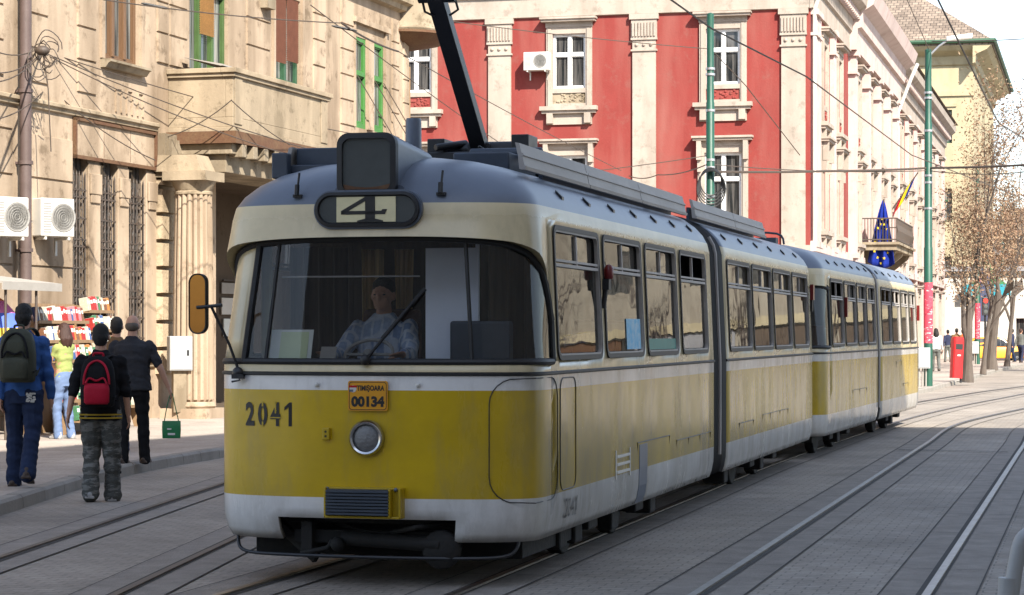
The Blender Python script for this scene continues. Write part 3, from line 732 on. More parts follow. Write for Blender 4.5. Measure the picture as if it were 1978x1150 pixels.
mb.tube([(-.45,3.15,5.25),(.45,3.15,5.25)],.018,8); mb.build('upper_arm','blackmetal',pant,True)
mb = MB(); mb.tube(catmull([(-.85,3.15,5.18),(-.6,3.15,5.30),(0,3.15,5.33),(.6,3.15,5.30),(.85,3.15,5.18)],4),.022,8); mb.build('contact_strip','chrome',pant,True)
# ---- mirrors, lamp, cab
mb = MB(); P = rrect(-.068,.068,-.205,.205,.06,6); Mr = Matrix.Translation((-1.185,.02,1.875)) @ Matrix.Rotation(R(-8),4,'Z')
T_ = lambda a, d, b: tuple(Mr @ Vector((a, d, b)))
mb.loft([[T_(a*f, d, b*(1-(1-f)*.35)) for a, b in P] for f, d in ((.84,-.004),(.97,-.012),(1,0),(.97,.03),(.6,.045))]); mi = recalc(mb.build('wing_mirror','black',tram,True))
mb = MB(); mb.prism([(a*.85, b*.95) for a, b in P], lambda a,b,d: T_(a,d,b), -.006, -.0035); mb.build('mirror_glass','amber',mi)
mb = MB(); mb.tube([(-1.185,.0,1.85),(-1.0,-.01,1.865)],.012,8); mb.tube([(-1.08,-.01,1.862),(-.99,.10,1.60),(-.93,.12,1.42)],.010,8); mb.ell((-.93,.10,1.41),(.04,.03,.04)); mb.box(-.96,-.88,.06,.12,1.37,1.40); mb.tube([(-.93,.08,1.4),(-.90,.06,1.36),(-.96,.07,1.35)],.008,6); mb.build('mirror_arm','blackmetal',mi,True)
mb = MB(); mb.tube([(1.12,2.30,1.86),(1.135,2.30,2.0),(1.14,2.3,2.1)],.02,8,0); mb.box(1.12,1.17,2.26,2.34,2.0,2.08,0); mb.lathe([(.03,2.08),(.037,2.1),(.037,2.16),(.02,2.185),(0,2.19)],(1.16,2.30,0),12,1); mb.build('marker_lamp',['black','redlamp'],tram,True)
mb = MB(); mb.box(1.118,1.15,14.94,15.02,1.95,2.25,0); mb.box(1.125,1.165,14.92,15.04,2.1,2.3,1); mb.build('tail_lamp',['black','redlamp'],tram)
mb = MB(); mb.box(-1.0,1.0,.3,.62,1.30,1.44); mb.box(-1.0,1.0,.28,.66,.86,1.32); bevel(mb.build('dashboard','blackmetal',tram),.03)
mb = MB(); mb.box(-1.03,1.03,1.62,1.66,.86,2.48); mb.build('cab_partition','dkcurtain',tram)
mb = MB(); mb.box(.225,.585,.66,.68,1.46,2.26); mb.box(.585,.603,.64,.68,1.46,2.29); mb.build('cab_sky_patch','skypatch',tram)  # sheet coloured like the sky brightness seen in the cab glass
def drape(name, mat, x0, x1, y, z0, z1, amp=.03, per=.07, pinch=0, parent=tram):
    mb = MB(); n = 40; rows = []
    for z in [lerp(z0, z1, k/6) for k in range(7)]:
        f = 1-pinch*(1-abs((z-z0)/(z1-z0)-.35)); xm = (x0+x1)/2
        rows.append([(xm+(lerp(x0,x1,j/n)-xm)*f, y+amp*math.sin(2*math.pi*lerp(x0,x1,j/n)/per+math.sin(j*.7)), z) for j in range(n+1)])
    grid(mb, rows); o = mb.build(name, mat, parent, True, 80); sm = o.modifiers.new('s','SOLIDIFY'); sm.thickness = .004; return o
drape('curtain','curtain',-.44,-.28,1.30,1.46,2.28,.03,.06,.1); drape('curtain','curtain',-.22,-.06,1.36,1.55,2.28,.02,.05,.25)
drape('curtain','dkcurtain',.40,1.0,1.2,1.44,2.30,.03,.12); drape('curtain','dkcurtain',-.98,-.5,1.3,1.44,2.30,.03,.12)
mb = MB(); mb.box(.44,.86,.5,.62,1.44,1.76); bevel(mb.build('cab_cabinet','dkblue',tram),.02)
mb = MB(); mb.tube([(-.70,.34,2.06),(.28,.34,2.06)],.006,6); mb.build('visor_rail','roofgrey',tram)
mb = MB(); mb.box(-.88,-.82,.42,.48,1.46,2.28); mb.build('door_post','cream',tram)
mb = MB(); 
circ = [Vector((-.17+.17*math.cos(t), .62+.10*math.sin(t), 1.53+.10*math.sin(t))) for t in [2*math.pi*k/28 for k in range(29)]]
mb.tube(circ,.013,6); mb.tube([circ[0],circ[14]],.011,6); mb.tube([(-.17,.62,1.53),(-.17,.5,1.38)],.02,6); mb.ell((-.17,.6,1.54),(.035,.03,.03)); mb.build('steering_wheel','ac_grill',tram,True)
mb = MB(); mb.bar((-.62,.27,1.49),(-.62,.335,1.70),.30,.004,0,(0,1,0)); mb.bar((-.60,.267,1.50),(-.60,.329,1.685),.20,.004,1,(0,1,0)); mb.build('route_card',['paper','paper_g'],tram)
mb = MB(); mb.bar((-.33,.20,1.49),(-.33,.25,1.585),.11,.004,0,(0,1,0)); mb.build('permit_card','canvas',tram)
mb = MB(); mb.box(-.42,.02,1.22,1.30,1.2,1.85); mb.box(-.42,.02,.82,1.28,1.16,1.24); bevel(mb.build('driver_seat','seatm',tram),.04)
mb = MB(); mb.loft([[(pw(z)+d, y, z) for d, y in ((-.008,3.22),(-.008,3.78),(-.012,3.78),(-.012,3.22))] for z in (1.55,1.79)]); mb.build('window_poster','posterblue',tram)
mb = MB(); mb.loft([[(pw(z)+d, y, z) for d, y in ((-.009,4.07),(-.009,5.36),(-.013,5.36),(-.013,4.07))] for z in (1.54,1.63)]); mb.build('window_strip','teal',tram)
mb = MB(); mb.loft([[(pw(z)-.035, y, z) for y, z in ((1.15,1.585),(2.2,1.62),(2.2,1.69),(1.15,1.65))],[(pw(z)-.04, y, z) for y, z in ((1.15,1.585),(2.2,1.62),(2.2,1.69),(1.15,1.65))]]); mb.build('window_strip','violet',tram)
# ---- trailer
BA = -R(15.8); BX, BY = Vector((math.cos(BA), math.sin(BA), 0)), Vector((-math.sin(BA), math.cos(BA), 0)); BO = Vector((3.02,30.33,0))
ZB = [(0,2.315),(.2,2.31),(.5,2.29),(.63,2.27)]; LIPH = .008
trail = empty('trailer_tram', 'yellow and cream tram trailer coupled behind the leading tram, its rear half in the sun', 'tram', BO, BA)
shell('front_body', trail, YE, 6.1, [(.86,2.15),(2.28,3.55),(3.66,4.74),(4.84,5.9)], nose=True); shell('rear_body', trail, 6.42, 12.4, [(6.75,8.1),(8.25,9.5),(9.65,10.85),(11.0,12.1)], rear=True)
for k, w in enumerate([(.86,2.15),(2.28,3.55),(3.66,4.74),(4.84,5.9),(6.75,8.1),(8.25,9.5),(9.65,10.85),(11.0,12.1)]): tram_window(trail, *w, 1, k == 0 or k == 4 or k == 5); tram_window(trail, *w, -1)
bellows(trail, 6.1, 6.42); belt(trail, 6.1); belt(trail, 12.4, 6.42); front_glazing(trail, False); interior(trail,.75,6.08); interior(trail,6.44,12.38); bogie(trail,2.6); bogie(trail,9.4); roof_studs(trail,1,6,6); roof_studs(trail,6.6,12.2,6)
hatch_seams(trail, [(3.0,3.8,.31,.85),(3.8,4.6,.31,.85),(8.7,9.5,.31,1.2),(9.8,10.6,.31,.8)])
mb = MB(); mb.box(1.118,1.16,2.16,2.25,1.9,2.18,0); mb.box(1.12,1.165,12.2,12.3,1.9,2.18,0); mb.build('marker_lamp',['redlamp'],trail)
mb = MB(); mb.box(-.9,.9,.5,2,.2,.42); mb.tube([(0,.5,.35),(0,-.75,.35)],.05,8); mb.build('coupler','under',trail)
mb = MB(); mb.box(-.35,.35,.9,1.1,2.86,2.98); mb.tube(catmull([(-.4,1.3,2.9),(-.3,1.3,3.05),(.3,1.3,3.05),(.4,1.3,2.9)],4),.015,6); mb.build('roof_equipment','dkblue',trail)
mb = MB(); mb.box(-.3,.3,-.012,.0,.9,1.2); mb.build('number_panel','yellow',trail)
# ================================================================ GROUND
def plate_(name, pts, z, mat, depth=0.0):
    mb = MB()
    if depth: mb.loft([[(x,y,z-depth) for x,y in pts],[(x,y,z) for x,y in pts]])
    else: mb.add([(x,y,z) for x,y in pts],[tuple(range(len(pts)))])
    o = recalc(mb.build(name, mat)); return struct(o)
g = MB(); g.quad((-900,-300,-.03),(900,-300,-.03),(900,1500,-.03),(-900,1500,-.03)); struct(g.build('ground','ground'))
g = MB()
for i in range(24):
    for j in range(30):
        x0, x1, y0, y1 = -40+i*5, -35+i*5, -20+j*6, -14+j*6
        g.quad((x0,y0,0),(x1,y0,0),(x1,y1,0),(x0,y1,0))
struct(g.build('road','road'))
own = catmull([TL(0,-22),TL(0,-10),TL(0,0),TL(0,8),Vector((2.79,29.7,0)),Vector((6.4,42.4,0)),Vector((9.0,50.5,0)),Vector((11.7,58,0)),Vector((14.9,66.5,0)),Vector((19.2,76,0)),Vector((26,86,0)),Vector((40,93,0)),Vector((90,100,0))],10)
rgt = catmull([TL(2.92,-22),TL(2.92,-10),TL(2.92,0),TL(2.92,10),TL(2.92,20),TL(2.95,28),Vector((11.75,49.4,0)),Vector((14.9,57.5,0)),Vector((18.2,66,0)),Vector((22.5,74,0)),Vector((30,82,0)),Vector((42,88,0)),Vector((90,94,0))],10)
r2 = [(-3.1,4),(-2.8,10),(-2.515,14.58),(-2.22,18.86),(-1.85,24),(-1.3,31),(-.3,40),(1.2,50),(3.0,60),(8,80)]
branch = offset_path(catmull([Vector((x,y,0)) for x,y in r2],8), -.7175)
def rail(path, d, label):
    mb = MB(); strip(mb, path, d-.027, d+.027, .021, 0); 
    a, b = offset_path(path, d-.027), offset_path(path, d+.027)
    for P in (a, b): mb.add([(p.x,p.y,z) for p in P for z in (-.06,.021)], [(2*i,2*i+1,2*i+3,2*i+2) for i in range(len(P)-1)], 0)
    o = mb.build('tram_rail','rustrail' if 'branch' in label else 'steel'); tag(o, label, 'rail', 'tram rails set in the street'); return o
lab = {'own': 'the leading tram runs on', 'rgt': 'of the empty track right of the tram', 'br': 'of the branch track along the left kerb'}
sl = MB(); jt = MB()
for key, path, z in (('own', own, .004), ('rgt', rgt, .004), ('br', branch, .005)):
    for d, sd in ((-.7175,'left'), (.7175,'right')):
        rail(path, d, f'worn steel {sd} rail {lab[key]}')
        e = .027
        strip(sl, path, d-.30, d-e-.045*(d>0), z); strip(sl, path, d+e+.045*(d<0), d+.30, z)
        s = 1 if d < 0 else -1
        lo, hi = sorted((d+s*e, d+s*(e+.045))); strip(jt, path, lo, hi, z+.004)
        strip(jt, path, d-s*(e+.018), d-s*e, z+.004) if s < 0 else strip(jt, path, d-e-.018, d-e, z+.004)
        for dd in (d-.312, d+.298): 
            p2 = [p.copy() for p in path]; rj = random.Random(int(dd*1000)); strip(jt, p2, dd, dd+.010+.012*rj.random()*.6, z+.004)
struct(sl.build('track_slab','slab')); 
# cross joints between the slabs
for path in (own, rgt):
    acc = 0
    for i in range(1, len(path)-1):
        acc += (path[i]-path[i-1]).length
        if acc > 1.9 and path[i].y < 70 and random.random() < .55:
            acc = 0; t = (path[i+1]-path[i]).normalized(); n = Vector((t.y,-t.x,0))
            for d in (-.7175, .7175):
                for a, b in ((d-.29, d-.06), (d+.09, d+.29)):
                    p, q = path[i]+n*a, path[i]+n*b; jt.quad((p.x,p.y,.0125),(q.x,q.y,.0125),(q.x+t.x*.012,q.y+t.y*.012,.0125),(p.x+t.x*.012,p.y+t.y*.012,.0125))
struct(jt.build('track_joint','joint'))
# slotted drain across the right track and old patches
mb = MB(); a, b = G(1738,871), G(1950,876); n = 44
for k in range(n):
    p = a.lerp(b, k/n); q = a.lerp(b, (k+.6)/n); mb.quad((p.x,p.y,.017),(q.x,q.y,.017),(q.x,q.y+.16,.017),(p.x,p.y+.16,.017))
tag(mb.build('drain_slot','joint'),'slotted rain drain crossing the street beside the right track','drain')
def blob(cx, cy, rx, ry, rot, seed, n=26):
    r = random.Random(seed); out = []
    for k in range(n):
        t = 2*math.pi*k/n; f = .8+.35*r.random(); x, y = rx*f*math.cos(t), ry*f*math.sin(t)
        out.append((cx+x*math.cos(rot)-y*math.sin(rot), cy+x*math.sin(rot)+y*math.cos(rot)))
    return out
M['patch'] = pm('worn_road_patch', (.215,.20,.175), .8, .35, 3, .3, 25)
M['patch_d'] = pm('dark_road_patch', (.085,.083,.08), .8, .35, 3, .3, 25)
kb = catmull([Vector(p) for p in [(-5.0,2,0),(-4.82,14,0),(-4.70,20.8,0),(-4.56,26.3,0),(-3.92,30.5,0),(-2.75,36,0),(-.9,43,0),(1.2,50.5,0),(1.0,54,0),(-1.5,57.5,0),(-10,61,0),(-30,67,0)]],6)
def pavement(path, far):
    pts = [(p.x,p.y) for p in offset_path(path,-.16)]+far
    plate_('pavement', pts, .13, 'pave', .2)
    mb = MB(); a, b = offset_path(path,-.158), path
    def prof(p, q): 
        o = (q-p).normalized(); return [(p.x,p.y,-.05),(p.x,p.y,.134),(q.x-o.x*.03,q.y-o.y*.03,.134),(q.x,q.y,.105),(q.x+o.x*.012,q.y+o.y*.012,-.05)]
    # separate kerb stones with a narrow gap between them
    D = 0; cuts = []
    for i in range(len(a)-1):
        L = (b[i+1]-b[i]).length; nS = max(1, round(L/1.0))
        for k in range(nS):
            t0, t1 = k/nS+.008, (k+1)/nS-.008; dz = random.uniform(-.006,.006)
            r0, r1 = prof(a[i].lerp(a[i+1],t0), b[i].lerp(b[i+1],t0)), prof(a[i].lerp(a[i+1],t1), b[i].lerp(b[i+1],t1))
            mb.loft([[(x,y,z+dz) for x,y,z in r0],[(x,y,z+dz) for x,y,z in r1]])
    struct(recalc(mb.build('kerb','kerb')))
pavement(kb, [(-60,70),(-60,2)])
kb2 = catmull([Vector(p) for p in [(-30,76,0),(-6,69,0),(3,63.5,0),(7.5,58.5,0),(9.6,59.2,0),(11.5,63.5,0),(13.0,69,0),(15.0,76,0),(21.8,101,0),(31,131,0),(48,182,0)]],6)
pavement(kb2, [(40,260),(0,260),(-30,90)])
# ================================================================ LEFT BUILDING
AL = R(16.5)
LBo = Plane((-8.09,36.0),(math.sin(AL),math.cos(AL)),(math.cos(AL),-math.sin(AL)))
left = empty('bank_building','pale cream old corner building with balcony, barred ground floor windows and fluted column','building',(-8.09,36.0,0),R(73.5))
def LS(px, py, d=0): return LBo.at(px, py, d)
def lS(px, d=0): return LBo.at(px, 600, d)[0]
def wall_holes(mb, x0, x1, z0, z1, holes, depth, y=0.0, m=0):
    """wall in the local xz plane facing -y with openings and their reveals going +y"""
    xs = sorted(set([x0,x1]+[h[0] for h in holes]+[h[1] for h in holes])); zs = sorted(set([z0,z1]+[h[2] for h in holes]+[h[3] for h in holes]))
    xs = [x for x in xs if x0 <= x <= x1]; zs = [z for z in zs if z0 <= z <= z1]
    for a, b in zip(xs, xs[1:]):
        for c, d in zip(zs, zs[1:]):
            xm, zm = (a+b)/2, (c+d)/2
            if any(h[0] < xm < h[1] and h[2] < zm < h[3] for h in holes): continue
            mb.quad((a,y,c),(b,y,c),(b,y,d),(a,y,d), m)
    for a, b, c, d in holes:
        e = y+depth
        mb.quad((a,y,c),(a,y,d),(a,e,d),(a,e,c),m); mb.quad((b,y,c),(b,e,c),(b,e,d),(b,y,d),m)
        mb.quad((a,y,d),(b,y,d),(b,e,d),(a,e,d),m); mb.quad((a,y,c),(a,e,c),(b,e,c),(b,y,c),m)
def zpx(py, px, d=0): return LS(px, py, d)[1]
w1 = (lS(200), lS(268), zpx(122,234), 9.0); w2 = (lS(366), lS(440), 6.05, 9.2); w3 = (lS(530), lS(580), zpx(165,555), zpx(0,570))
w4 = (lS(685), lS(707), zpx(248,696), zpx(73,696)); w5 = (lS(719), lS(741), zpx(256,730), zpx(84,730))
gz0, gz1 = 1.35, zpx(312,200)
gr = [(lS(138), lS(169), gz0, gz1), (lS(192), lS(226), gz0, gz1), (lS(247), lS(281), gz0, gz1)]
porch = (lS(417,0), 17.6, .13, 4.72); shop = (-6.8, -4.4, .6, 3.4)
upper = [(x, x+1.1, 10.6, 12.8) for x in (-4.5, .6, 3.9, 7.2, 10.8, 14.6)]
holes = [w1,w2,w3,w4,w5]+gr+[porch, shop]+upper+[(-5.4,-4.2,5.9,8.6)]
SE = lS(788)
mb = MB(); wall_holes(mb, -12, SE, 0, 14, holes, .38); 
mb.quad((-12,0,0),(-12,0,14),(-12,14,14),(-12,14,0))
mb.build('facade','stone',left)
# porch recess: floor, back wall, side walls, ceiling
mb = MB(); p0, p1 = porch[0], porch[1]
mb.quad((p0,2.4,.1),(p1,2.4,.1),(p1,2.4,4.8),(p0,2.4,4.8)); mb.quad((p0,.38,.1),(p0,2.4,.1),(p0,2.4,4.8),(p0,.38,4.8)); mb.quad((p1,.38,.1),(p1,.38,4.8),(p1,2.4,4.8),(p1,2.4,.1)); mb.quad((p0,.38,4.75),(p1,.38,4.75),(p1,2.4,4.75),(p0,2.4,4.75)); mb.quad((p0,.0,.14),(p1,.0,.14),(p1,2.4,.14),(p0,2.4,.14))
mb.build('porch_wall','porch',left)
# chamfered corner, end wall, back and roof
cA, cB = (SE, 0), (SE+1.05, .45)
mb = MB(); mb.quad((cA[0],cA[1],0),(cB[0],cB[1],0),(cB[0],cB[1],14),(cA[0],cA[1],14)); mb.quad((cB[0],cB[1],0),(cB[0],16,0),(cB[0],16,14),(cB[0],cB[1],14)); mb.quad((-12,14,0),(cB[0],16,0),(cB[0],16,14),(-12,14,14)); mb.build('end_wall','stone_b',left)
mb = MB(); mb.loft([[(-12.4,-.5,14),(cB[0]+.4,-.5,14),(cB[0]+.4,16.4,14),(-12.4,14.4,14)],[(-12.4,-.5,14.2),(cB[0]+.4,-.5,14.2),(cB[0]+.4,16.4,14.2),(-12.4,14.4,14.2)],[(-8,4,17),(cB[0]-4,4,17),(cB[0]-4,10,17),(-8,10,17)]]); mb.build('roof','tile',left)
# rusticated strips
mb = MB(); rb = random.Random(3)
def blocks(s0, s1, z0, z1, h, th=.035, gap=.022):
    z = z0
    while z < z1-.05:
        zz = min(z+h, z1); t = th+rb.uniform(-.004,.004)
        mb.loft([[(s0,0,z+gap/2),(s1,0,z+gap/2),(s1,0,zz-gap/2),(s0,0,zz-gap/2)],[(s0+.012,-t,z+gap/2+.01),(s1-.012,-t,z+gap/2+.01),(s1-.012,-t,zz-gap/2-.01),(s0+.012,-t,zz-gap/2-.01)]])
        z = zz
def bcol(*a):
    global mb
    mb = MB(); blocks(*a); recalc(mb.build('rusticated_blocks','quoin' if a[4] == .49 else 'stone',left))
for a, b in ((46,91),(148,184),(302,324),(475,520),(604,627),(657,682),(756,770)): bcol(lS(a), lS(b), 5.75 if a != 302 else 6.6, 9.1, .56)
bcol(lS(326), lS(360), 6.6, 9.1, .56); bcol(lS(46), lS(137), .6, 4.95, .72); bcol(-12, lS(22), .6, 5.0, .72); bcol(-12, lS(5), 5.75, 9.1, .56)
bcol(lS(300), lS(318), .9, 4.5, .49, .14, .06); bcol(lS(319), lS(334), .9, 4.5, .49, .10, .06); bcol(lS(778), SE, 5.5, 9.1, .56)
# string courses and cornices
mb = MB()
def course(s0, s1, z, h, p):
    prof = [(0,z),(-p*.5,z+h*.12),(-p*.6,z+h*.45),(-p,z+h*.6),(-p,z+h*.92),(-p*.85,z+h),(0,z+h)]
    mb.loft([[(s,y,zz) for y,zz in prof] for s in (s0,s1)])
course(-12, lS(300), 5.32, .16, .10); course(-12, SE+.2, 9.3, .32, .30); course(-12, SE+.2, 13.3, .6, .55); course(-12, lS(45), .35, .22, .08); course(lS(46), lS(296), 1.05,.18,.10)
recalc(mb.build('cornice','stone_b',left))
# sign panel over the barred windows
mb = MB(); a, b = lS(141), lS(296); za, zb = zpx(325,220), zpx(250,220)
mb.box(a,b,-.03,-.015,4.66,5.28,0)
for x in (lerp(a,b,.35), lerp(a,b,.68)): mb.box(x-.006,x+.006,-.032,-.028,4.7,5.25,1)
fr = [(a-.03,b+.03,4.62,4.68),(a-.03,b+.03,5.26,5.31),(a-.03,a+.02,4.62,5.31),(b-.02,b+.03,4.62,5.31)]
for q in fr: mb.box(q[0],q[1],-.075,-.01,q[2],q[3],1)
mb.build('sign_panel',['stone','rust'],left)
# carved corbel block beside the column and pillars between the grilles
mb = MB(); mb.box(lS(298),lS(334),-.22,0,4.5,5.3); mb.box(lS(300),lS(332),-.27,-.22,4.62,5.2); mb.build('corbel','stone_d',left)
mb = MB()
for a, b in ((169,192),(226,247),(281,300)):
    s0, s1 = lS(a), lS(b); mb = MB(); mb.box(s0,s1,-.025,.02,1.34,4.58); mb.box(s0+.02,s1-.02,-.07,-.025,4.05,4.4); mb.box(s0+.05,s1-.05,-.055,-.025,3.9,4.05); bevel(mb.build('pilaster','stone',left),.012)
mb = MB(); mb.box(lS(136),lS(298),-.08,.1,1.18,1.34); mb.build('window_ledge','stone_b',left)
def grille(h):
    f = MB(); a,b,c,d = h; f.box(a,b,.13,.16,c,d); o = f.build('window','pane',left)
    i = MB(); n = 5
    for k in range(n+1): x = lerp(a+.03,b-.03,k/n); i.tube([(x,.03,c),(x,.03,d-.28),(x,.03,d-.22)],[.014,.014,.002],6)
    z = c+.1
    k = 0
    while z < d-.3: i.box(a,b,.018,.045,z,z+.026); z += .36 if k % 3 else .12; k += 1
    for q in range(int((d-c)/.24)):
        for x in (lerp(a,b,.3), lerp(a,b,.7)): 
            cz = c+.2+q*.24
            if cz < d-.35: i.tube([(x+.05*math.cos(t),.03,cz+.07*math.sin(t)) for t in [k*math.pi/4 for k in range(9)]],.009,4)
    i.build('grille','iron',o)
for h in gr: grille(h)
def casement(h, mat, nx=2, transom=None, blind=None, blind_z=None, depth=.26, curtain=True, parent=left, th=.07):
    a,b,c,d = h
    f = MB()
    f.box(a,a+th,depth-.06,depth+.04,c,d); f.box(b-th,b,depth-.06,depth+.04,c,d); f.box(a+th,b-th,depth-.06,depth+.04,d-th,d); f.box(a+th,b-th,depth-.06,depth+.04,c,c+th*1.2)
    for k in range(1,nx): x = lerp(a,b,k/nx); f.box(x-th*.7,x+th*.7,depth-.08,depth+.03,c+th*1.2,d-th)
    if transom: f.box(a+th,b-th,depth-.085,depth+.025,transom-.05,transom+.05)
    o = bevel(f.build('window', mat, parent), .008)
    p = MB(); p.quad((a+.02,depth+.012,c+.02),(b-.02,depth+.012,c+.02),(b-.02,depth+.012,d-.02),(a+.02,depth+.012,d-.02)); p.build('pane', 'pane_l' if curtain else 'pane', o)
    s = MB()
    for k in range(nx):
        x0, x1 = lerp(a,b,k/nx)+th*.75, lerp(a,b,(k+1)/nx)-th*.75
        for z0, z1 in (((c+th*1.3, transom-.05),(transom+.05, d-th)) if transom else ((c+th*1.3, d-th),)):
            s.box(x0,x0+.03,depth-.03,depth+.01,z0,z1); s.box(x1-.03,x1,depth-.03,depth+.01,z0,z1); s.box(x0+.03,x1-.03,depth-.03,depth+.01,z0,z0+.035); s.box(x0+.03,x1-.03,depth-.03,depth+.01,z1-.03,z1)
    s.build('sash', mat, o)
    if blind:
        for x0, x1, z0 in blind:
            q = MB(); z = d-.02
            while z > z0: q.loft([[(x0,depth-.12,z),(x1,depth-.12,z),(x1,depth-.10,z-.035),(x0,depth-.10,z-.035)],[(x0,depth-.115,z),(x1,depth-.115,z),(x1,depth-.09,z-.037),(x0,depth-.09,z-.037)]]); z -= .042
            q.build('blind','blind_o' if mat == 'green_paint' else 'blind_r', o)
    return o
M['blind_r'] = pm('faded_red_slat_blind',(.34,.13,.075),.7,.35,6,.1,30)
casement(w1,'brown_wood',3,None,depth=.12); mx = (w1[0]+w1[1])/2
casement(w2,'green_paint',3,8.25,[(lerp(w2[0],w2[1],.30),lerp(w2[0],w2[1],.66),zpx(66,405))],depth=.13)
casement(w3,'dk_green',2,None,[(w3[0]+.06,(w3[0]+w3[1])/2-.03,zpx(120,545)),((w3[0]+w3[1])/2+.03,w3[1]-.06,zpx(118,568))],depth=.13)
casement(w4,'green_b',1,7.55,depth=.075,th=.10); casement(w5,'green_b',1,7.55,depth=.075,th=.10)
for h in upper+[(-5.4,-4.2,5.9,8.6)]: casement(h,'green_paint',2,h[2]+1.4)
casement(shop,'brown_wood',2,2.6)
# window sills and surrounds
mb = MB()
for h, e in ((w1,.12),(w3,.08)):
    mb = MB(); mb.loft([[(s,y,z) for y,z in ((.2,h[2]-.16),(-.10,h[2]-.16),(-.16,h[2]-.08),(-.2,h[2]-.06),(-.2,h[2]-.02),(.25,h[2]+.03))] for s in (h[0]-e,h[1]+e)]); mb.build('window_sill','stone_d',left)
mb = MB()
for h in (w1,w3):
    mb = MB(); mb.box(h[0]-.14,h[0]-.03,-.05,0,h[2],h[3]+.1); mb.build('moulding','stone',left); mb = MB(); mb.box(h[1]+.03,h[1]+.14,-.05,0,h[2],h[3]+.1); mb.build('moulding','stone',left)
mb = MB(); mb.box(w4[0]-.2,w5[1]+.25,-.10,0,w4[3]+.30,w4[3]+.42); mb.box(w4[0]-.12,w4[0]-.02,-.05,0,w4[2],w4[3]+.3); mb.box(w5[1]+.02,w5[1]+.12,-.05,0,w4[2],w4[3]+.3); mb.box(w4[1]+.03,w5[0]-.03,-.06,0,w4[2],w4[3]+.1); mb.build('moulding','stone',left); mb = MB(); mb.box(lS(500),lS(515),-.2,0,8.25,8.7); mb.box(lS(497),lS(518),-.26,0,8.7,8.8); mb.build('wall_bracket','stone_d',left)
for k in range(3):
    s = lS(222+k*21); mb = MB(); mb.box(s,s+.25,-.03,0,5.95,6.0)
    mb.box(s,s+.04,-.03,0,5.55,5.95); mb.box(s+.21,s+.25,-.03,0,5.55,5.95); mb.build('moulding','stone',left)
# rods of a folded awning on the green windows
mb = MB()
for s in (w4[0]+.1, w5[0]+.1, w5[1]-.05): mb.tube([(s,-.02,7.5),(s+.95,-.75,5.85)],.012,5)
mb.tube([(w4[0],-.75,5.9),(w5[1]+1.0,-.75,5.85)],.012,5); mb.tube([(w4[0],0,5.8),(w4[0],-.75,5.9)],.012,5); mb.build('awning_frame','iron',left)
# balcony
b0, b1, bd = 6.2, 10.98, 1.29
mb = MB(); mb.box(b0,b1,-bd,0,5.44,5.62)
mb.box(b0,b1,-bd,-bd+.16,5.62,6.36); mb.box(b0,b0+.16,-bd+.16,0,5.62,6.36); mb.box(b1-.16,b1,-bd+.16,0,5.62,6.36)
mb.box(b0-.05,b1+.05,-bd-.05,-bd+.2,6.36,6.43); mb.box(b0-.09,b1+.09,-bd-.09,-bd+.22,6.43,6.52); mb.box(b0-.05,b0+.2,-bd+.2,0,6.36,6.43); mb.box(b0-.09,b0+.22,-bd+.22,0,6.43,6.52); mb.box(b1-.2,b1+.05,-bd+.2,0,6.36,6.43)
mb.box(b0-.02,b1+.02,-bd-.03,-.0,5.36,5.44); mb.box(b0+.05,b0+.4,-bd-.02,-bd,5.5,6.36); mb.box(b1-.4,b1-.05,-bd-.02,-bd,5.5,6.36)
bevel(mb.build('balcony','stone_b',left),.012)
mb = MB(); e0, e1 = b0-.1, 18.0; ed = bd+.10
mb.box(e0,e1,-ed,-.0,5.14,5.17); mb.box(e0,e1,-ed,-ed+.03,5.17,5.36); mb.box(e0,e0+.03,-ed+.03,0,5.17,5.36); mb.build('balcony_fascia','rust',left)
mb = MB(); mb.box(e0+.1,e1,-ed+.12,0,4.95,5.14); mb.box(e0+.2,e1,-ed+.28,0,4.62,4.95); s = e0+.3
while s < e1: mb.box(s,s+.2,-ed+.0,-ed+.28,4.9,5.13); s += .52
mb.box(b0+.15,b0+.9,-1.1,0,4.72,5.1)
bevel(mb.build('entablature','stone_d',left),.012)
mb = MB(); mb.loft([[(w2[0]-.5,-.9,6.62),(w2[1]+.6,-.95,6.56),(w2[1]+.6,-.9,6.56),(w2[0]-.5,-.85,6.62)],[(w2[0]-.5,-.9,6.65),(w2[1]+.6,-.95,6.59),(w2[1]+.6,-.1,6.75),(w2[0]-.5,-.1,6.80)]]); mb.build('balcony_cover','canvas',left)
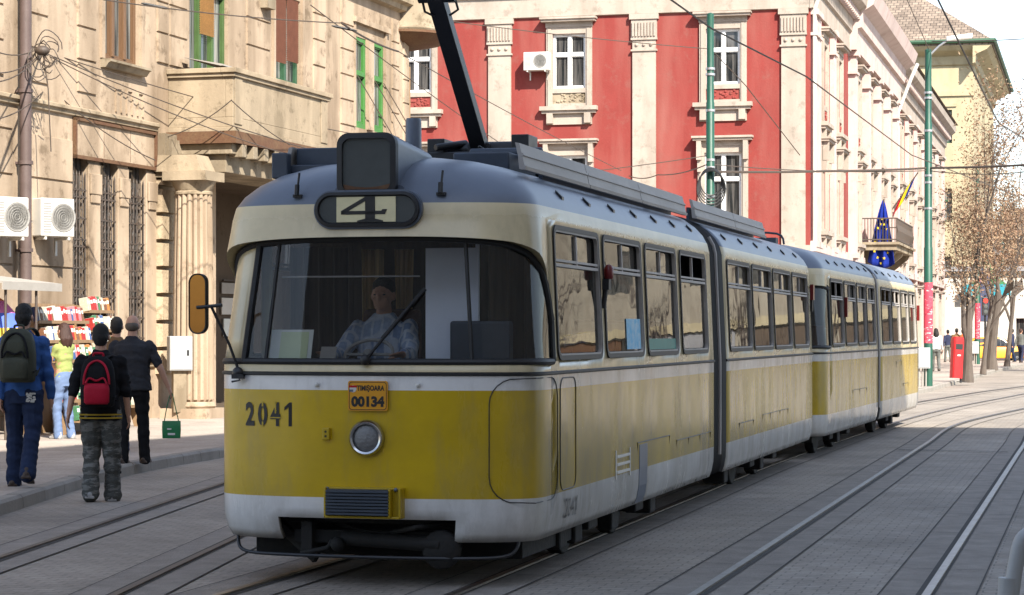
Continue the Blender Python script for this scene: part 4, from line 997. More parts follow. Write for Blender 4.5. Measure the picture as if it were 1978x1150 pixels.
# fluted columns
def column(s, d, z0, z1, r):
    sh = MB(); n = 72; rings = []
    for k, z in enumerate([z0+.30, z0+.34]+[lerp(z0+.4,z1-.42,i/8) for i in range(9)]+[z1-.40]):
        t = (z-z0)/(z1-z0); rr = r*(1-.13*t*t); ring = []
        for j in range(n):
            a = 2*math.pi*j/n; fl = (0 if k in (0,) else .055)*abs(math.sin(a*9))**.6
            ring.append((s+(rr-.055+fl)*math.cos(a), -d+(rr-.055+fl)*math.sin(a), z))
        rings.append(ring)
    sh.loft(rings); sh.lathe([(r*1.02,z0+.18),(r*1.10,z0+.22),(r*1.02,z0+.30)],(s,-d,0),32); sh.box(s-r*1.22,s+r*1.22,-d-r*1.22,-d+r*1.22,z0-.05,z0+.18)
    o = sh.build('column','stone',left,True,30)
    c = MB(); c.lathe([(r*.84,z1-.43),(r*.92,z1-.41),(r*.92,z1-.37),(r*.86,z1-.35),(r*.95,z1-.27),(r*1.08,z1-.18),(r*1.1,z1-.165)],(s,-d,0),32); c.box(s-r*1.13,s+r*1.13,-d-r*1.13,-d+r*1.13,z1-.17,z1); c.loft([[(s-r*.86,-d-r*.8,z1),(s+r*.86,-d-r*.8,z1),(s+r*.86,0,z1),(s-r*.86,0,z1)],[(s-r*.72,-d-r*.45,z1+.30),(s+r*.72,-d-r*.45,z1+.30),(s+r*.72,0,z1+.30),(s-r*.72,0,z1+.30)]])
    c.build('capital','stone_b',o,True,30)
column(5.86,.66,.13,4.60,.375); column(17.2,.66,.13,4.60,.375)
# porch notices
mb = MB(); s = lS(432,-2.3)
mb.build('notice_board','paper',left) if False else None
s0 = lS(424,-2.4); s1 = lS(470,-2.4)
def notice(name, a, b, za, zc, mat):
    q = MB(); q.box(a,b,2.34,2.37,za,zc); return q.build(name, mat, left)
def pz(py, px=440): return LBo.at(px,py,-2.4)[1]
notice('notice_board', s0, s1, pz(568), pz(547), 'canvas'); notice('notice_board', s0, s1, pz(608), pz(576), 'white_wall'); notice('notice_board', lS(428,-2.4), lS(452,-2.4), pz(650), pz(616), 'paper')
q = MB(); q.box(s0-.05,s1+.1,2.28,2.31,pz(544),pz(541)); q.build('notice_rail','iron',left)
# corner oriel
oc = (SE+.35, .25)
mb = MB(); mb.lathe([(.25,8.55),(.9,8.68),(1.12,8.86),(1.16,8.95),(1.05,9.0),(.98,9.1),(.98,10.1),(1.08,10.15),(1.08,10.3),(.98,10.35),(.98,13.6),(.1,14.6)],(oc[0],oc[1],0),36); mb.build('corner_oriel','stone_d',left,True)
mb = MB(); mb.lathe([(.3,8.53),(.93,8.66),(1.15,8.84),(1.19,8.84),(1.19,8.90),(1.165,8.90)],(oc[0],oc[1],0),36); mb.build('oriel_flashing','rust',left,True)
mb = MB(); u = (cB[0]-cA[0], cB[1]-cA[1]); 
def CH(t, d, z): L = math.hypot(*u); return (cA[0]+u[0]*t+u[1]/L*d, cA[1]+u[1]*t-u[0]/L*d, z)
mb.loft([[CH(.15,d,5.0),CH(.55,d,5.0),CH(.55,d,6.9),CH(.15,d,6.9)] for d in (.005,.03)]); mb.build('shutter','green_b',left)
mb = MB(); mb.loft([[CH(.12,.04,6.5),CH(.58,.04,6.3),CH(.58,.04,8.1),CH(.12,.04,8.1)],[CH(.12,.07,6.5),CH(.58,.07,6.3),CH(.58,.07,8.1),CH(.12,.07,8.1)]]); mb.build('blind','ochre_blind',left) if 'ochre_blind' in M else mb.build('blind','wood',left)
# ladder of cable clips beside the corner
mb = MB(); mb.tube([CH(.92,.06,z) for z in (3,5,7,8.5)],.02,5)
for k in range(12): mb.tube([CH(.80,.04,4.4+k*.34),CH(.92,.08,4.36+k*.34),CH(1.0,.04,4.33+k*.34)],.012,4)
mb.build('cable_run','iron',left)
# drain pipe
mb = MB(); s = lS(31); mb.tube([(s,-.17,z) for z in (.13,3,5.4,8,11)],.095,12)
for z in (1.6,3.0,4.4,5.55,7.2): mb.lathe([(.10,z-.03),(.118,z-.03),(.118,z+.03),(.10,z+.03)],(s,-.17,0),12); mb.box(s-.03,s+.03,-.12,0,z-.02,z+.02)
o = mb.build('drain_pipe','pipe',None,True); o.location = left.location; o.rotation_euler = left.rotation_euler; tag(o,'rusty brown drain pipe running up the pale corner building at the far left','drain pipe')
def put(o, base):
    o.location = base.matrix_basis @ Vector(o.location) if False else o.location; return o
def lw(s, d, z): 
    """left building local -> world"""
    return Vector((LBo.o[0]+LBo.a[0]*s+LBo.n[0]*d, LBo.o[1]+LBo.a[1]*s+LBo.n[1]*d, z))
def ac_unit(loc, rz, label, w=.64, h=.62, dp=.3, grp='air conditioner units on house walls'):
    t = empty('air_conditioner', label, 'air conditioner', loc, rz, grp)
    b = MB(); b.box(-w/2,w/2,-dp,0,0,h); bevel(b.build('casing','ac_white',t),.02,3)
    g = MB(); g.lathe([(0,-dp-.004),(.20,-dp-.004),(.225,-dp-.012),(.24,-dp-.004),(.24,-dp+.01)],(w*.16,0,h*.5),24,0,'y'); 
    for k in range(5): g.lathe([(.04+k*.04,-dp-.008),(.045+k*.04,-dp-.014),(.05+k*.04,-dp-.008)],(w*.16,0,h*.5),24,0,'y')
    g.build('fan_grille','ac_grill',t)
    v = MB()
    for k in range(12): v.box(-w*.44,-w*.20,-dp-.004,-dp+.01,.06+k*(h-.12)/12,.06+(k+.55)*(h-.12)/12)
    v.build('side_vent','ac_grill',t)
    k = MB()
    for x in (-w*.35,w*.35): k.box(x-.02,x+.02,-dp*.95,.12,-.05,-.005); k.box(x-.02,x+.02,.08,.12,-.3,-.05)
    k.build('bracket','ac_white',t); return t
for px0, px1, py0, py1, lb_ in ((-4,62,384,458,'white air conditioner left of the drain pipe at the photo edge'),(84,153,390,458,'white air conditioner on the pale wall left of the barred windows')):
    s, z = LS((px0+px1)/2, py1, .4); ac_unit(lw(s,.15,z), R(73.5)-R(28), lb_)
# electricity cabinet beside the column
s, z = LS(342, 716, .5)
t = empty('meter_cabinet','grey electricity cabinet with paper notice fixed beside the fluted column','cabinet', lw(s,.52,z), R(73.5)-R(50))
b = MB(); b.box(-.21,.21,-.22,.0,0,.62); bevel(b.build('casing','grey_box',t),.012); b = MB(); b.box(-.12,.12,-.14,.0,-.75,0); b.build('stand','stone_d',t)  # lower box darkened for the shaded hollow below the cabinet
b = MB(); b.box(-.195,.195,-.232,-.22,.02,.60); bevel(b.build('door','grey_box',t),.004); b = MB(); b.box(-.12,-.02,-.236,-.232,.38,.56); b.build('notice','paper',t); b = MB(); b.box(.10,.14,-.238,-.232,.27,.37); b.build('lock','blackmetal',t)
# ================================================================ RED BUILDING
RC = (9.95,76.0); RA_ = -R(14.4)
red = empty('red_town_house','red rendered corner town house with cream pilasters and white framed windows','building',(RC[0],RC[1],0),RA_)
RFp = Plane(RC,(math.cos(RA_),math.sin(RA_)),(-math.sin(R(14.4)),-math.cos(R(14.4))))
RSp = Plane(RC,(math.sin(R(14.4)),math.cos(R(14.4))),(math.cos(RA_),math.sin(RA_)))
RX = lambda px: RFp.at(px,600)[0]; RZ = lambda px, py: RFp.at(px,py)[1]
RYs = lambda px: RSp.at(px,600)[0]
HTOP = 12.62
winx = [RX(1100), RX(1397), RX(1100)-5.5, RX(1100)-11, RX(1100)-16.4]
uz0, uz1, lz0, lz1 = 10.05, 11.92, 5.4, 7.75
ww = .58
hs = []
for x in winx: hs += [(x-ww,x+ww,uz0,uz1),(x-ww-.05,x+ww+.05,lz0,lz1),(x-.9,x+.9,1.0,3.8)]
mb = MB(); wall_holes(mb,-30,0,0,HTOP,hs,.25); mb.quad((-30,0,0),(-30,60,0),(-30,60,HTOP),(-30,0,HTOP)); mb.build('front_wall','red',red)
SL = 68.0
sidew = [3.7, 8.4, 15.3, 20.0, 24.7, 29.3, 36, 41.5, 47, 52.5, 58, 63.5]
shs = []
for y in sidew: shs += [(y-.62,y+.62,9.6,11.7),(y-.62,y+.62,5.3,7.9),(y-.8,y+.8,.8,3.6)]
mbs = MB(); wall_holes(mbs,0,SL,0,HTOP,shs,.25)
mbs.v = [(-y, x, z) for x, y, z in mbs.v]; mbs.build('side_wall','red',red)
mb = MB(); mb.quad((-30,60,0),(0,SL,0),(0,SL,HTOP),(-30,60,HTOP)); mb.loft([[(-30.5,-.9,14.6),(.9,-.9,14.6),(.9,SL+.5,14.6),(-30.5,SL+.5,14.6)],[(-25,6,18.5),(-5,6,18.5),(-5,SL-6,18.5),(-25,SL-6,18.5)]]); mb.build('roof','tile',red)
# entablature: front and side
mb = MB()
ENT = [(0,HTOP-.12),(.10,HTOP-.10),(.10,HTOP+.55),(.2,HTOP+.6),(.25,HTOP+1.2),(.55,HTOP+1.35),(.75,HTOP+1.5),(.8,HTOP+1.85),(.7,HTOP+2.0),(0,HTOP+2.0)]
mb.loft([[(x,-p,z) for p,z in ENT] for x in (-30,.0)]); mb.loft([[(p,y,z) for p,z in ENT] for y in (-.12,SL)])
recalc(mb.build('entablature','trim',red))
mb = MB(); q = 0; rg_ = []
while q < SL:
    for qq, e_ in ((q,.5),(q+.22,.5),(q+.221,.3),(q+.499,.3)): rg_.append([(.25,qq,HTOP+1.05),(e_,qq,HTOP+1.05),(e_,qq,HTOP+1.3),(.25,qq,HTOP+1.3)])
    q += .5
mb.loft(rg_)
mb.build('dentil_course','pink',red)
def pil_front(x, w=.40):
    f = MB(); d = .10
    f.box(x-w,x+w,-d,0,0,HTOP-.12); f.box(x-w-.1,x+w+.1,-d-.08,0,HTOP-.30,HTOP-.115)
    f.box(x-w-.04,x+w+.04,-d-.03,-.01,HTOP-.95,HTOP-.3); f.box(x-w-.05,x+w+.05,-d-.05,-.01,HTOP-1.0,HTOP-.93); f.box(x-w-.05,x+w+.05,-d-.05,-.01,HTOP-1.38,HTOP-1.32)
    for k in range(8): xx = lerp(x-w+.03,x+w-.03,k/7); f.box(xx-.028,xx+.028,-d-.075,-d-.03,HTOP-.88,HTOP-.4)
    for k in range(3): f.ell((x+(k-1)*.25,-d-.02,HTOP-1.16),(.06,.04,.06),0,10,6)
    return f.build('pilaster','trim',red)
for px in (966,1245,1533): pil_front(RX(px))
for k in range(3): pil_front(RX(966)-5.5*(k+1))
def hood_window(cx, z0, z1, w, ped, panel, place, parent=red, flip=False):
    """one town house window: surround > frame, pane, carved panel.  place(u, d, z) puts it on a wall"""
    P = lambda m: m
    s = MB(); e = .22
    def bx(a,b,d0,d1,c,d): 
        v = [place(u,dd,z) for z in (c,d) for u,dd in ((a,d0),(b,d0),(b,d1),(a,d1))]
        s.add(v,[(0,3,2,1),(4,5,6,7),(0,1,5,4),(1,2,6,5),(2,3,7,6),(3,0,4,7)])
    zb = z0-(.62 if panel else .1)
    bx(cx-w-e,cx-w,0,.09,zb,z1+e); bx(cx+w,cx+w+e,0,.09,zb,z1+e); bx(cx-w,cx+w,0,.09,z1,z1+e); bx(cx-w-e+.06,cx-w-.05,.09,.13,zb,z1+e-.05); bx(cx+w+.05,cx+w+e-.06,.09,.13,zb,z1+e-.05)
    bx(cx-w-e-.02,cx+w+e+.02,0,.12,z1+e,z1+e+.18); bx(cx-w-e-.14,cx+w+e+.14,0,.32,z1+e+.18,z1+e+.26); bx(cx-w-e-.18,cx+w+e+.18,0,.38,z1+e+.26,z1+e+.33)
    if ped:
        for sg in (-1,1):
            x = cx+sg*(w+e-.06); bx(x-.08,x+.08,.09,.30,z1-.25,z1+e+.18); bx(x-.06,x+.06,.09,.2,z1-.65,z1-.25)
    bx(cx-w,cx+w,0,.08,z0-.16,z0)
    if panel: bx(cx-w,cx+w,0,.08,z0-.62,z0-.52)
    bx(cx-w-e-.2,cx+w+e+.2,0,.28,zb-.14,zb); bx(cx-w-e-.14,cx+w+e+.14,0,.2,zb-.24,zb-.14); bx(cx-w-e,cx+w+e,0,.07,zb-.62,zb-.24)
    for sg in (-1,1): x = cx+sg*(w+e-.14); bx(x-.11,x+.11,.07,.2,zb-.58,zb-.24)
    o = s.build('window','trim',parent)
    s = MB()
    th = .065
    bx(cx-w,cx-w+th,-.12,-.04,z0,z1); bx(cx+w-th,cx+w,-.12,-.04,z0,z1); bx(cx-w+th,cx+w-th,-.12,-.04,z0,z0+th); bx(cx-w+th,cx+w-th,-.12,-.04,z1-th,z1); bx(cx-.05,cx+.05,-.12,-.03,z0+th,z1-th)
    zt = lerp(z0,z1,.62); bx(cx-w+th,cx-.05,-.12,-.02,zt-.055,zt+.055); bx(cx+.05,cx+w-th,-.12,-.02,zt-.055,zt+.055)
    for sg in (-1,1):
        a, b = (cx-w+th, cx-.05) if sg < 0 else (cx+.05, cx+w-th)
        for q0, q1 in ((z0+th,zt-.055),(zt+.055,z1-th)): bx(a,a+.03,-.13,-.06,q0,q1); bx(b-.03,b,-.13,-.06,q0,q1); bx(a+.03,b-.03,-.13,-.06,q0,q0+.03); bx(a+.03,b-.03,-.13,-.06,q1-.03,q1)
    s.build('frame','white_pvc',o)
    s = MB(); s.quad(place(cx-w,-.11,z0),place(cx+w,-.11,z0),place(cx+w,-.11,z1),place(cx-w,-.11,z1)); s.build('pane','pane',o)
    if panel:
        s = MB(); bx(cx-w,cx+w,.0,.03,z0-.52,z0-.16); rr = random.Random(int(cx*100))
        for k in range(26): s.ell(place(cx+rr.uniform(-w+.05,w-.05),.035,z0-.34+rr.uniform(-.14,.14)),(.05,.03,.045),0,7,5)
        s.build('carved_panel','red' if panel == 2 else 'stone_d',o)
    return o
FR = lambda u, d, z: (u,-d,z)
SD = lambda u, d, z: (d,u,z)
for k, x in enumerate(winx):
    hood_window(x,uz0,uz1,ww,False,1 if k == 0 else 2,FR); hood_window(x,lz0,lz1,ww+.05,True,0,FR); hood_window(x,1.0,3.8,.9,False,0,FR)
for y in sidew: hood_window(y,9.6,11.7,.62,False,2,SD); hood_window(y,5.3,7.9,.62,True,0,SD); hood_window(y,.8,3.6,.8,False,0,SD)
# side pilasters, projecting centre bay
pys = [.55,1.35,6.1,12.3,17.7,22.4,27,31.2]+[33.5+k*5.5 for k in range(7)]
for y in pys:
    p = .30 if 12 < y < 32 else .16; mb = MB()
    mb.box(0,p,y-.32,y+.32,0,HTOP-.12); mb.box(0,p+.1,y-.42,y+.42,HTOP-.3,HTOP-.115); mb.box(0,p+.06,y-.46,y+.46,HTOP-1.0,HTOP-.9); mb.box(0,p+.06,y-.5,y+.5,4.55,4.75); mb.build('side_pilaster','pink',red)
mb = MB(); mb.box(0,.14,12,31.6,0,HTOP); 
mb = MB(); E2 = [(0,HTOP-.1),(.35,HTOP-.1),(.4,HTOP+.7),(.55,HTOP+.75),(.6,HTOP+1.35),(1.0,HTOP+1.6),(1.15,HTOP+2.1),(0,HTOP+2.1)]
mb.loft([[(p,y,z) for p,z in E2] for y in (11.6,31.9)]); mb.loft([[(x,y,z) for y,z in ((11.8,HTOP+2.0),(31.7,HTOP+2.0),(31.7,HTOP+3.2),(11.8,HTOP+3.2))] for x in (-.6,.45)]); recalc(mb.build('centre_attic','pink',red))
for y0, y1 in ((0.0,2.0),(10.6,14),(22.7,24),(30,34.5)): pass
mb = MB(); mb.box(0,.12,0,SL,0,.8); mb.box(0,.2,0,SL,4.4,4.7); mb.box(0,.06,0,SL,.8,4.4) if False else None
for y in [0.2+k*1.2 for k in range(56)]: pass
mb.build('plinth','pink',red)
mb = MB(); mb.box(-30,0,-.12,0,0,.8); mb.box(-30,0,-.2,0,4.3,4.6); mb.build('plinth','trim',red)
mb = MB(); mb.tube([(.12,.18,z) for z in (.2,6,12.5)]+[(.5,.18,13.6)],.07,10); mb.build('drain_pipe','white_wall',red,True); mb = MB(); mb.tube([(.16,32.4,z) for z in (.2,6,12)]+[(.75,32.9,13.7),(1.05,33,14.4)],.09,10); mb.build('drain_pipe','white_wall',red,True)
# stucco panels between pilasters on the side: pale field that leaves red strips
for y in sidew:
    mb = MB(); mb.box(.0,.05,y-1.15,y-.9,0.8,HTOP-.2); mb.box(0,.05,y+.9,y+1.15,.8,HTOP-.2); mb.box(0,.052,y-.9,y+.9,8.55,9.0); mb.build('stucco_band','pink',red)
s, z = RFp.at(1036,136,.5); p = Vector((RC[0]+RFp.a[0]*s+RFp.n[0]*.2, RC[1]+RFp.a[1]*s+RFp.n[1]*.2, z)); ac_unit(p, RA_, 'small white air conditioner on the red wall left of the upper window', .88,.62,.36)
# balcony with the flags
def SP(y, d, z): return Vector((RC[0]+RSp.a[0]*y+RSp.n[0]*d, RC[1]+RSp.a[1]*y+RSp.n[1]*d, z))
by0, by1, bz = 16.2, 24.5, 5.0
mb = MB(); mb.box(0,1.5,by0,by1,bz,bz+.22); mb.box(0,1.6,by0-.1,by1+.1,bz+.22,bz+.32)
for y in (by0+.8,by1-.8,(by0+by1)/2): mb.loft([[(0,y-.15,bz-1.1),(.3,y-.15,bz-1.0),(1.35,y-.15,bz-.15),(1.4,y-.15,bz),(0,y-.15,bz)],[(0,y+.15,bz-1.1),(.3,y+.15,bz-1.0),(1.35,y+.15,bz-.15),(1.4,y+.15,bz),(0,y+.15,bz)]])
recalc(mb.build('balcony','stone_d',red))
mb = MB()
for z in (bz+.4,bz+1.25): mb.box(1.45,1.5,by0,by1,z,z+.05); mb.box(0,1.45,by0,by0+.05,z,z+.05); mb.box(0,1.45,by1-.05,by1,z,z+.05)
y = by0
while y <= by1: mb.tube([(1.475,y,bz+.3),(1.475,y,bz+1.28)],.018,5); mb.tube([(1.475,y+.11,bz+.55),(1.475+.05,y+.11,bz+.8),(1.475,y+.11,bz+1.05)],.015,4); y += .13
x = .1
while x < 1.45: mb.tube([(x,by0+.025,bz+.3),(x,by0+.025,bz+1.28)],.018,5); x += .12
mb.build('railing','iron',red)
def flag(name, label, base, tip, mats, w, L, sag, stripes=1, star=False, grp=None):
    t = empty(name, label, 'flag', base, 0, grp); v = Vector(tip)-Vector(base)
    mb = MB(); mb.tube([(0,0,0),v],.025,8); mb.build('flag_pole','iron',t)
    n, k = 14, 9*stripes; rows = []
    side = Vector((v.y,-v.x,0)).normalized()
    mb = MB()
    def pt(i, j):
        f = i/n; c = j/k
        p0 = v*(1-.55*c*.9)   # cloth hangs from the pole's upper part
        return p0+Vector((0,0,-L*f*(1-.25*c)))+side*(.16*math.sin(c*9+f*1.5)*(.3+f))+v.normalized()*(-.15*f)+Vector((.12*math.sin(c*6+f*4)*f,.1*math.cos(c*5)*f,0))
    for i in range(n):
        for j in range(k): mb.quad(pt(i,j),pt(i,j+1),pt(i+1,j+1),pt(i+1,j),min(int(j/9),stripes-1))
    o = mb.build('flag_cloth',mats,t,True,80)
    sm = o.modifiers.new('s','SOLIDIFY'); sm.thickness = .01
    if star:
        st = MB()
        for q in range(12):
            a = 2*math.pi*q/12; i, j = 7+3.6*math.sin(a), 4.5+2.9*math.cos(a); i0, j0 = int(i), int(j)
            c = pt(i,j); ux = (pt(i,j+.3)-pt(i,j)).normalized(); uz = (pt(i+.3,j)-pt(i,j)).normalized(); nn = ux.cross(uz).normalized()
            for sgn in (1,-1):
                P = [c+nn*sgn*.03+(ux*math.cos(b)+uz*math.sin(b))*(.13 if m % 2 == 0 else .055) for m, b in enumerate([math.pi*e/5 for e in range(10)])]
                st.add(P,[tuple(range(10))])
        st.build('flag_star','star',o)
    return t
def cloth_flag(label, pole, rows_, mats, stars=False):
    t = empty('flag', label, 'flag', (0,0,0)); m = MB(); m.tube(pole,.03,8); m.build('flag_pole','iron',t)
    m = MB(); nj = len(rows_[0])-1; b = len(mats)
    m.v = [tuple(p) for r in rows_ for p in r]
    for i in range(len(rows_)-1):
        for j in range(nj): m.f.append((i*(nj+1)+j,i*(nj+1)+j+1,(i+1)*(nj+1)+j+1,(i+1)*(nj+1)+j)); m.m.append(min(b-1,int(j*b/nj)))
    o = m.build('flag_cloth',mats,t,True,80); sm = o.modifiers.new('s','SOLIDIFY'); sm.thickness = .012; sm.offset = 0
    if stars:
        for q in range(12):
            a = 2*math.pi*q/12; i, j = 9+4.2*math.sin(a), nj*(.5+.3*math.cos(a)); c = Vector(rows_[int(i)][int(j)])+RNV*.02+Vector((0,-.03,0)); st = MB()
            P = [c+XV*(math.cos(bb)*(.065 if m_ % 2 == 0 else .026))+Vector((0,0,math.sin(bb)*(.065 if m_ % 2 == 0 else .026))) for m_, bb in enumerate([math.pi*e/5+math.pi/2 for e in range(10)])]
            st.add(P,[tuple(range(10))]); st.add([p+Vector((0,.06,0)) for p in P],[tuple(range(10))]); st.build('flag_star','star',o)
    return t
XV = Vector((math.cos(RA_), math.sin(RA_), 0)); RNV = Vector((-math.sin(R(14.4)),-math.cos(R(14.4)),0))
rows_ = []
for i in range(15):
    f = i/14; z = lerp(7.0,4.55,f); wdt = .06+1.05*f**.8; r_ = []
    for j in range(25):
        c = j/24; r_.append(SP(16.3+.16*math.sin(c*15+f*2)*f+.1*f, .95+(c-.5)*wdt-.10*f, z-.22*f*math.sin(c*3.1)-.1*c*f))
    rows_.append(r_)
cloth_flag('large blue flag with yellow stars hanging over the iron balcony',[SP(16.5,.95,5.3),SP(16.3,.97,7.05)],rows_,['eu'],True)
rows_ = []
for i in range(9):
    f = i/8; r_ = []
    for j in range(19):
        c = j/18; r_.append(SP(30+.08*math.sin(c*9+f*3), .45+.75*c-.35*f, 7.85+1.05*c-.85*f))
    rows_.append(r_)
cloth_flag('blue yellow and red striped flag on a wall pole further down the street',[SP(30,.0,7.2),SP(30,1.3,9.05)],list(map(list,zip(*rows_))) if False else rows_,['flagred','star','flagblue'])
# ================================================================ BUILDINGS BEHIND
och = empty('yellow_town_house','tall pale yellow house with mossy tiled roof beyond the red one','building',(30.4,150,0),RA_)
mb = MB(); hs2 = [(x,x+1.2,z,z+2.2) for x in (-2.6,-6.2,-9.8,-13.4) for z in (4.5,9,14.2)]; wall_holes(mb,-16,0,0,20.2,hs2,.25); mb.quad((0,0,0),(0,30,0),(0,30,20.2),(0,0,20.2)); mb.quad((-16,0,0),(-16,0,20.2),(-16,30,20.2),(-16,30,0)); mb.quad((-16,30,0),(-16,30,20.2),(0,30,20.2),(0,30,0)); mb.build('wall','ochre',och)
for h in hs2: casement(h,'dk_green',2,h[2]+1.4,parent=och)
mb = MB(); mb.loft([[(-17.2,-1.2,20.5),(1.3,-1.2,20.5),(1.3,31,20.5),(-17.2,31,20.5)],[(-17.2,-1.2,20.8),(1.3,-1.2,20.8),(1.3,31,20.8),(-17.2,31,20.8)],[(-12,7,25.6),(-5,7,25.6),(-5,24,25.6),(-12,24,25.6)]]); mb.build('roof','tile',och)
mb = MB(); P = [(0,19.3),(.15,19.35),(.2,19.9),(.9,20.2),(1.2,20.5),(0,20.5)]; mb.loft([[(x,-p,z) for p,z in P] for x in (-16,0)]); mb.loft([[(p,y,z) for p,z in P] for y in (-1.2,30)]); mb.box(-16,.06,-.12,0,17.3,17.6); mb.box(-2.9,-1.1,-.1,0,16.6,16.8)
recalc(mb.build('cornice','ochre',och))
mb = MB(); mb.tube([(-17.2,-1.3,20.75),(1.4,-1.3,20.75)],.14,8); mb.tube([(1.4,-1.3,20.75),(1.4,31,20.75)],.14,8); mb.build('gutter','dk_green',och)
# low shop with a coloured gable
shp = empty('white_shop','low white shop building with a dark gable and blue fascia beyond the red house','building',(27.6,146,0),RA_)
mb = MB(); wall_holes(mb,0,7,0,5.6,[(4.6,6.2,.1,2.6)],.3); mb.quad((7,0,0),(7,12,0),(7,12,5.6),(7,0,5.6)); mb.quad((0,0,0),(0,0,5.6),(0,12,5.6),(0,12,0)); mb.build('wall','white_wall',shp)
mb = MB(); mb.box(-.3,7.3,-.4,12,5.6,5.9); mb.build('roof','grey_wall',shp)
mb = MB(); mb.loft([[(1.2,-.6,4.5),(4.4,-.6,4.5),(3.6,-.6,5.1),(2.8,-.6,6.4),(2.2,-.6,5.1)],[(1.2,-.3,4.5),(4.4,-.3,4.5),(3.6,-.3,5.1),(2.8,-.3,6.4),(2.2,-.3,5.1)]],0); mb.build('gable','greenfascia',shp)
mb = MB(); mb.box(1.3,4.3,-.68,-.6,4.05,4.75); mb.build('fascia','blueclock',shp); mb = MB(); mb.quad((4.6,.28,.1),(6.2,.28,.1),(6.2,.28,2.6),(4.6,.28,2.6)); mb.build('door','pane',shp)
def far_house(name, label, x, y, w, d, h, mat, rz, floors, nx, roofh=3):
    t = empty(name, label, 'building', (x,y,0), rz); hh = [(w*(i+.3)/nx, w*(i+.7)/nx, h*(f+.3)/floors, h*(f+.78)/floors) for i in range(nx) for f in range(floors)]
    mb = MB(); wall_holes(mb,0,w,0,h,hh,.2); mb.quad((0,0,0),(0,0,h),(0,d,h),(0,d,0)); mb.quad((w,0,0),(w,d,0),(w,d,h),(w,0,h)); mb.quad((0,d,0),(0,d,h),(w,d,h),(w,d,0)); mb.build('wall',mat,t)
    for a,b,c,e in hh: 
        p = MB(); p.quad((a,.18,c),(b,.18,c),(b,.18,e),(a,.18,e)); p.box(a,b,.1,.16,c,c+.1); p.box((a+b)/2-.05,(a+b)/2+.05,.1,.16,c+.1,e); p.build('window','pane',t)
    mb = MB(); mb.loft([[(-.4,-.4,h),(w+.4,-.4,h),(w+.4,d+.4,h),(-.4,d+.4,h)],[(-.4,-.4,h+.25),(w+.4,-.4,h+.25),(w+.4,d+.4,h+.25),(-.4,d+.4,h+.25)],[(w*.25,d*.3,h+roofh),(w*.75,d*.3,h+roofh),(w*.75,d*.7,h+roofh),(w*.25,d*.7,h+roofh)]]); mb.build('roof','tile',t); return t
far_house('grey_house','grey house far down the street, half hidden behind the tree trunks',38.2,186,9,14,9,'grey_wall',RA_,2,3)
far_house('grey_house','pale grey house at the far right end of the street behind the car',52,214,26,14,7.4,'white_wall',-R(8),2,8)
# street building that shades the road, unseen houses placed for the tram's glass
K = (10.4,16.2)
offp = [(3.55,-30),(3.55,.3),K,(40,10.2),(40,-30)]
t = empty('street_building','tall plain building on the right side of the street beside the viewer','building',(0,0,0))
mb = MB(); mb.loft([[(x,y,0) for x,y in offp],[(x,y,24) for x,y in offp]]); recalc(mb.build('wall','white_wall',t))
t2 = far_house('unseen_house','beige house placed outside the view on the right to show in the tram windows',34,114,60,12,13,'reflect_wall',-R(4),3,11)
mb = MB(); mb.box(0,60,-.3,-.02,3.2,3.7); mb.build('shop_band','ochre',t2)
for k in range(9): mb = MB(); mb.box(.4+k*6.6,6.0+k*6.6,-.12,-.02,.0,3.1); mb.build('shop_front',['porch','grey_wall','rust','porch','navy','porch','greenfascia','porch','brown_wood'][k],t2)  # dark fronts added for the lower half of the window reflections
t3_ = far_house('unseen_house','grey terrace added behind the viewer to keep sky reflections off the windscreen',-40,-30,44,8,19,'grey_wall',0,5,14)  # unseen terrace added to block the sky mirrored in the windscreen
# ================================================================ PEOPLE
def remeshed(name, fill, vox, mat, parent, smooth=2, disp=0):
    """union of overlapping shapes turned into one continuous surface"""
    mb = MB(); fill(mb)
    me = bpy.data.meshes.new('tmp'); me.from_pydata(mb.v, [], mb.f); o = bpy.data.objects.new('tmp', me); COL.objects.link(o)
    import bmesh
    b = bmesh.new(); b.from_mesh(me); bmesh.ops.recalc_face_normals(b, faces=b.faces); b.to_mesh(me); b.free()
    r = o.modifiers.new('r', 'REMESH'); r.mode = 'VOXEL'; r.voxel_size = vox; r.use_smooth_shade = True
    s = o.modifiers.new('s', 'SMOOTH'); s.factor = .5; s.iterations = smooth
    dg = bpy.context.evaluated_depsgraph_get(); m2 = bpy.data.meshes.new_from_object(o.evaluated_get(dg)); m2.name = name
    bpy.data.objects.remove(o); bpy.data.meshes.remove(me)
    if disp:
        rr = random.Random(name+str(disp)); ph = [rr.uniform(0, 6.28) for _ in range(6)]
        for v in m2.vertices:
            x, y, z = v.co; d = disp*(math.sin(z*27+x*19+ph[0])*math.sin(x*21-z*13+ph[1])+.7*math.sin(z*61+y*25+ph[2])*math.sin(y*31+z*14+ph[3]))
            v.co += v.normal*d
    for m in (mat if isinstance(mat, (list, tuple)) else [mat]): m2.materials.append(M[m])
    m2.shade_smooth(); ob = bpy.data.objects.new(name, m2); COL.objects.link(ob); ob.parent = parent; return ob
def rings(mb, rs, n=18):
    mb.loft([[(cx+rx*math.copysign(abs(math.cos(a))**.85, math.cos(a)), cy+ry*math.copysign(abs(math.sin(a))**.85, math.sin(a)), z) for a in [2*math.pi*k/n for k in range(n)]] for z, cx, cy, rx, ry in rs])
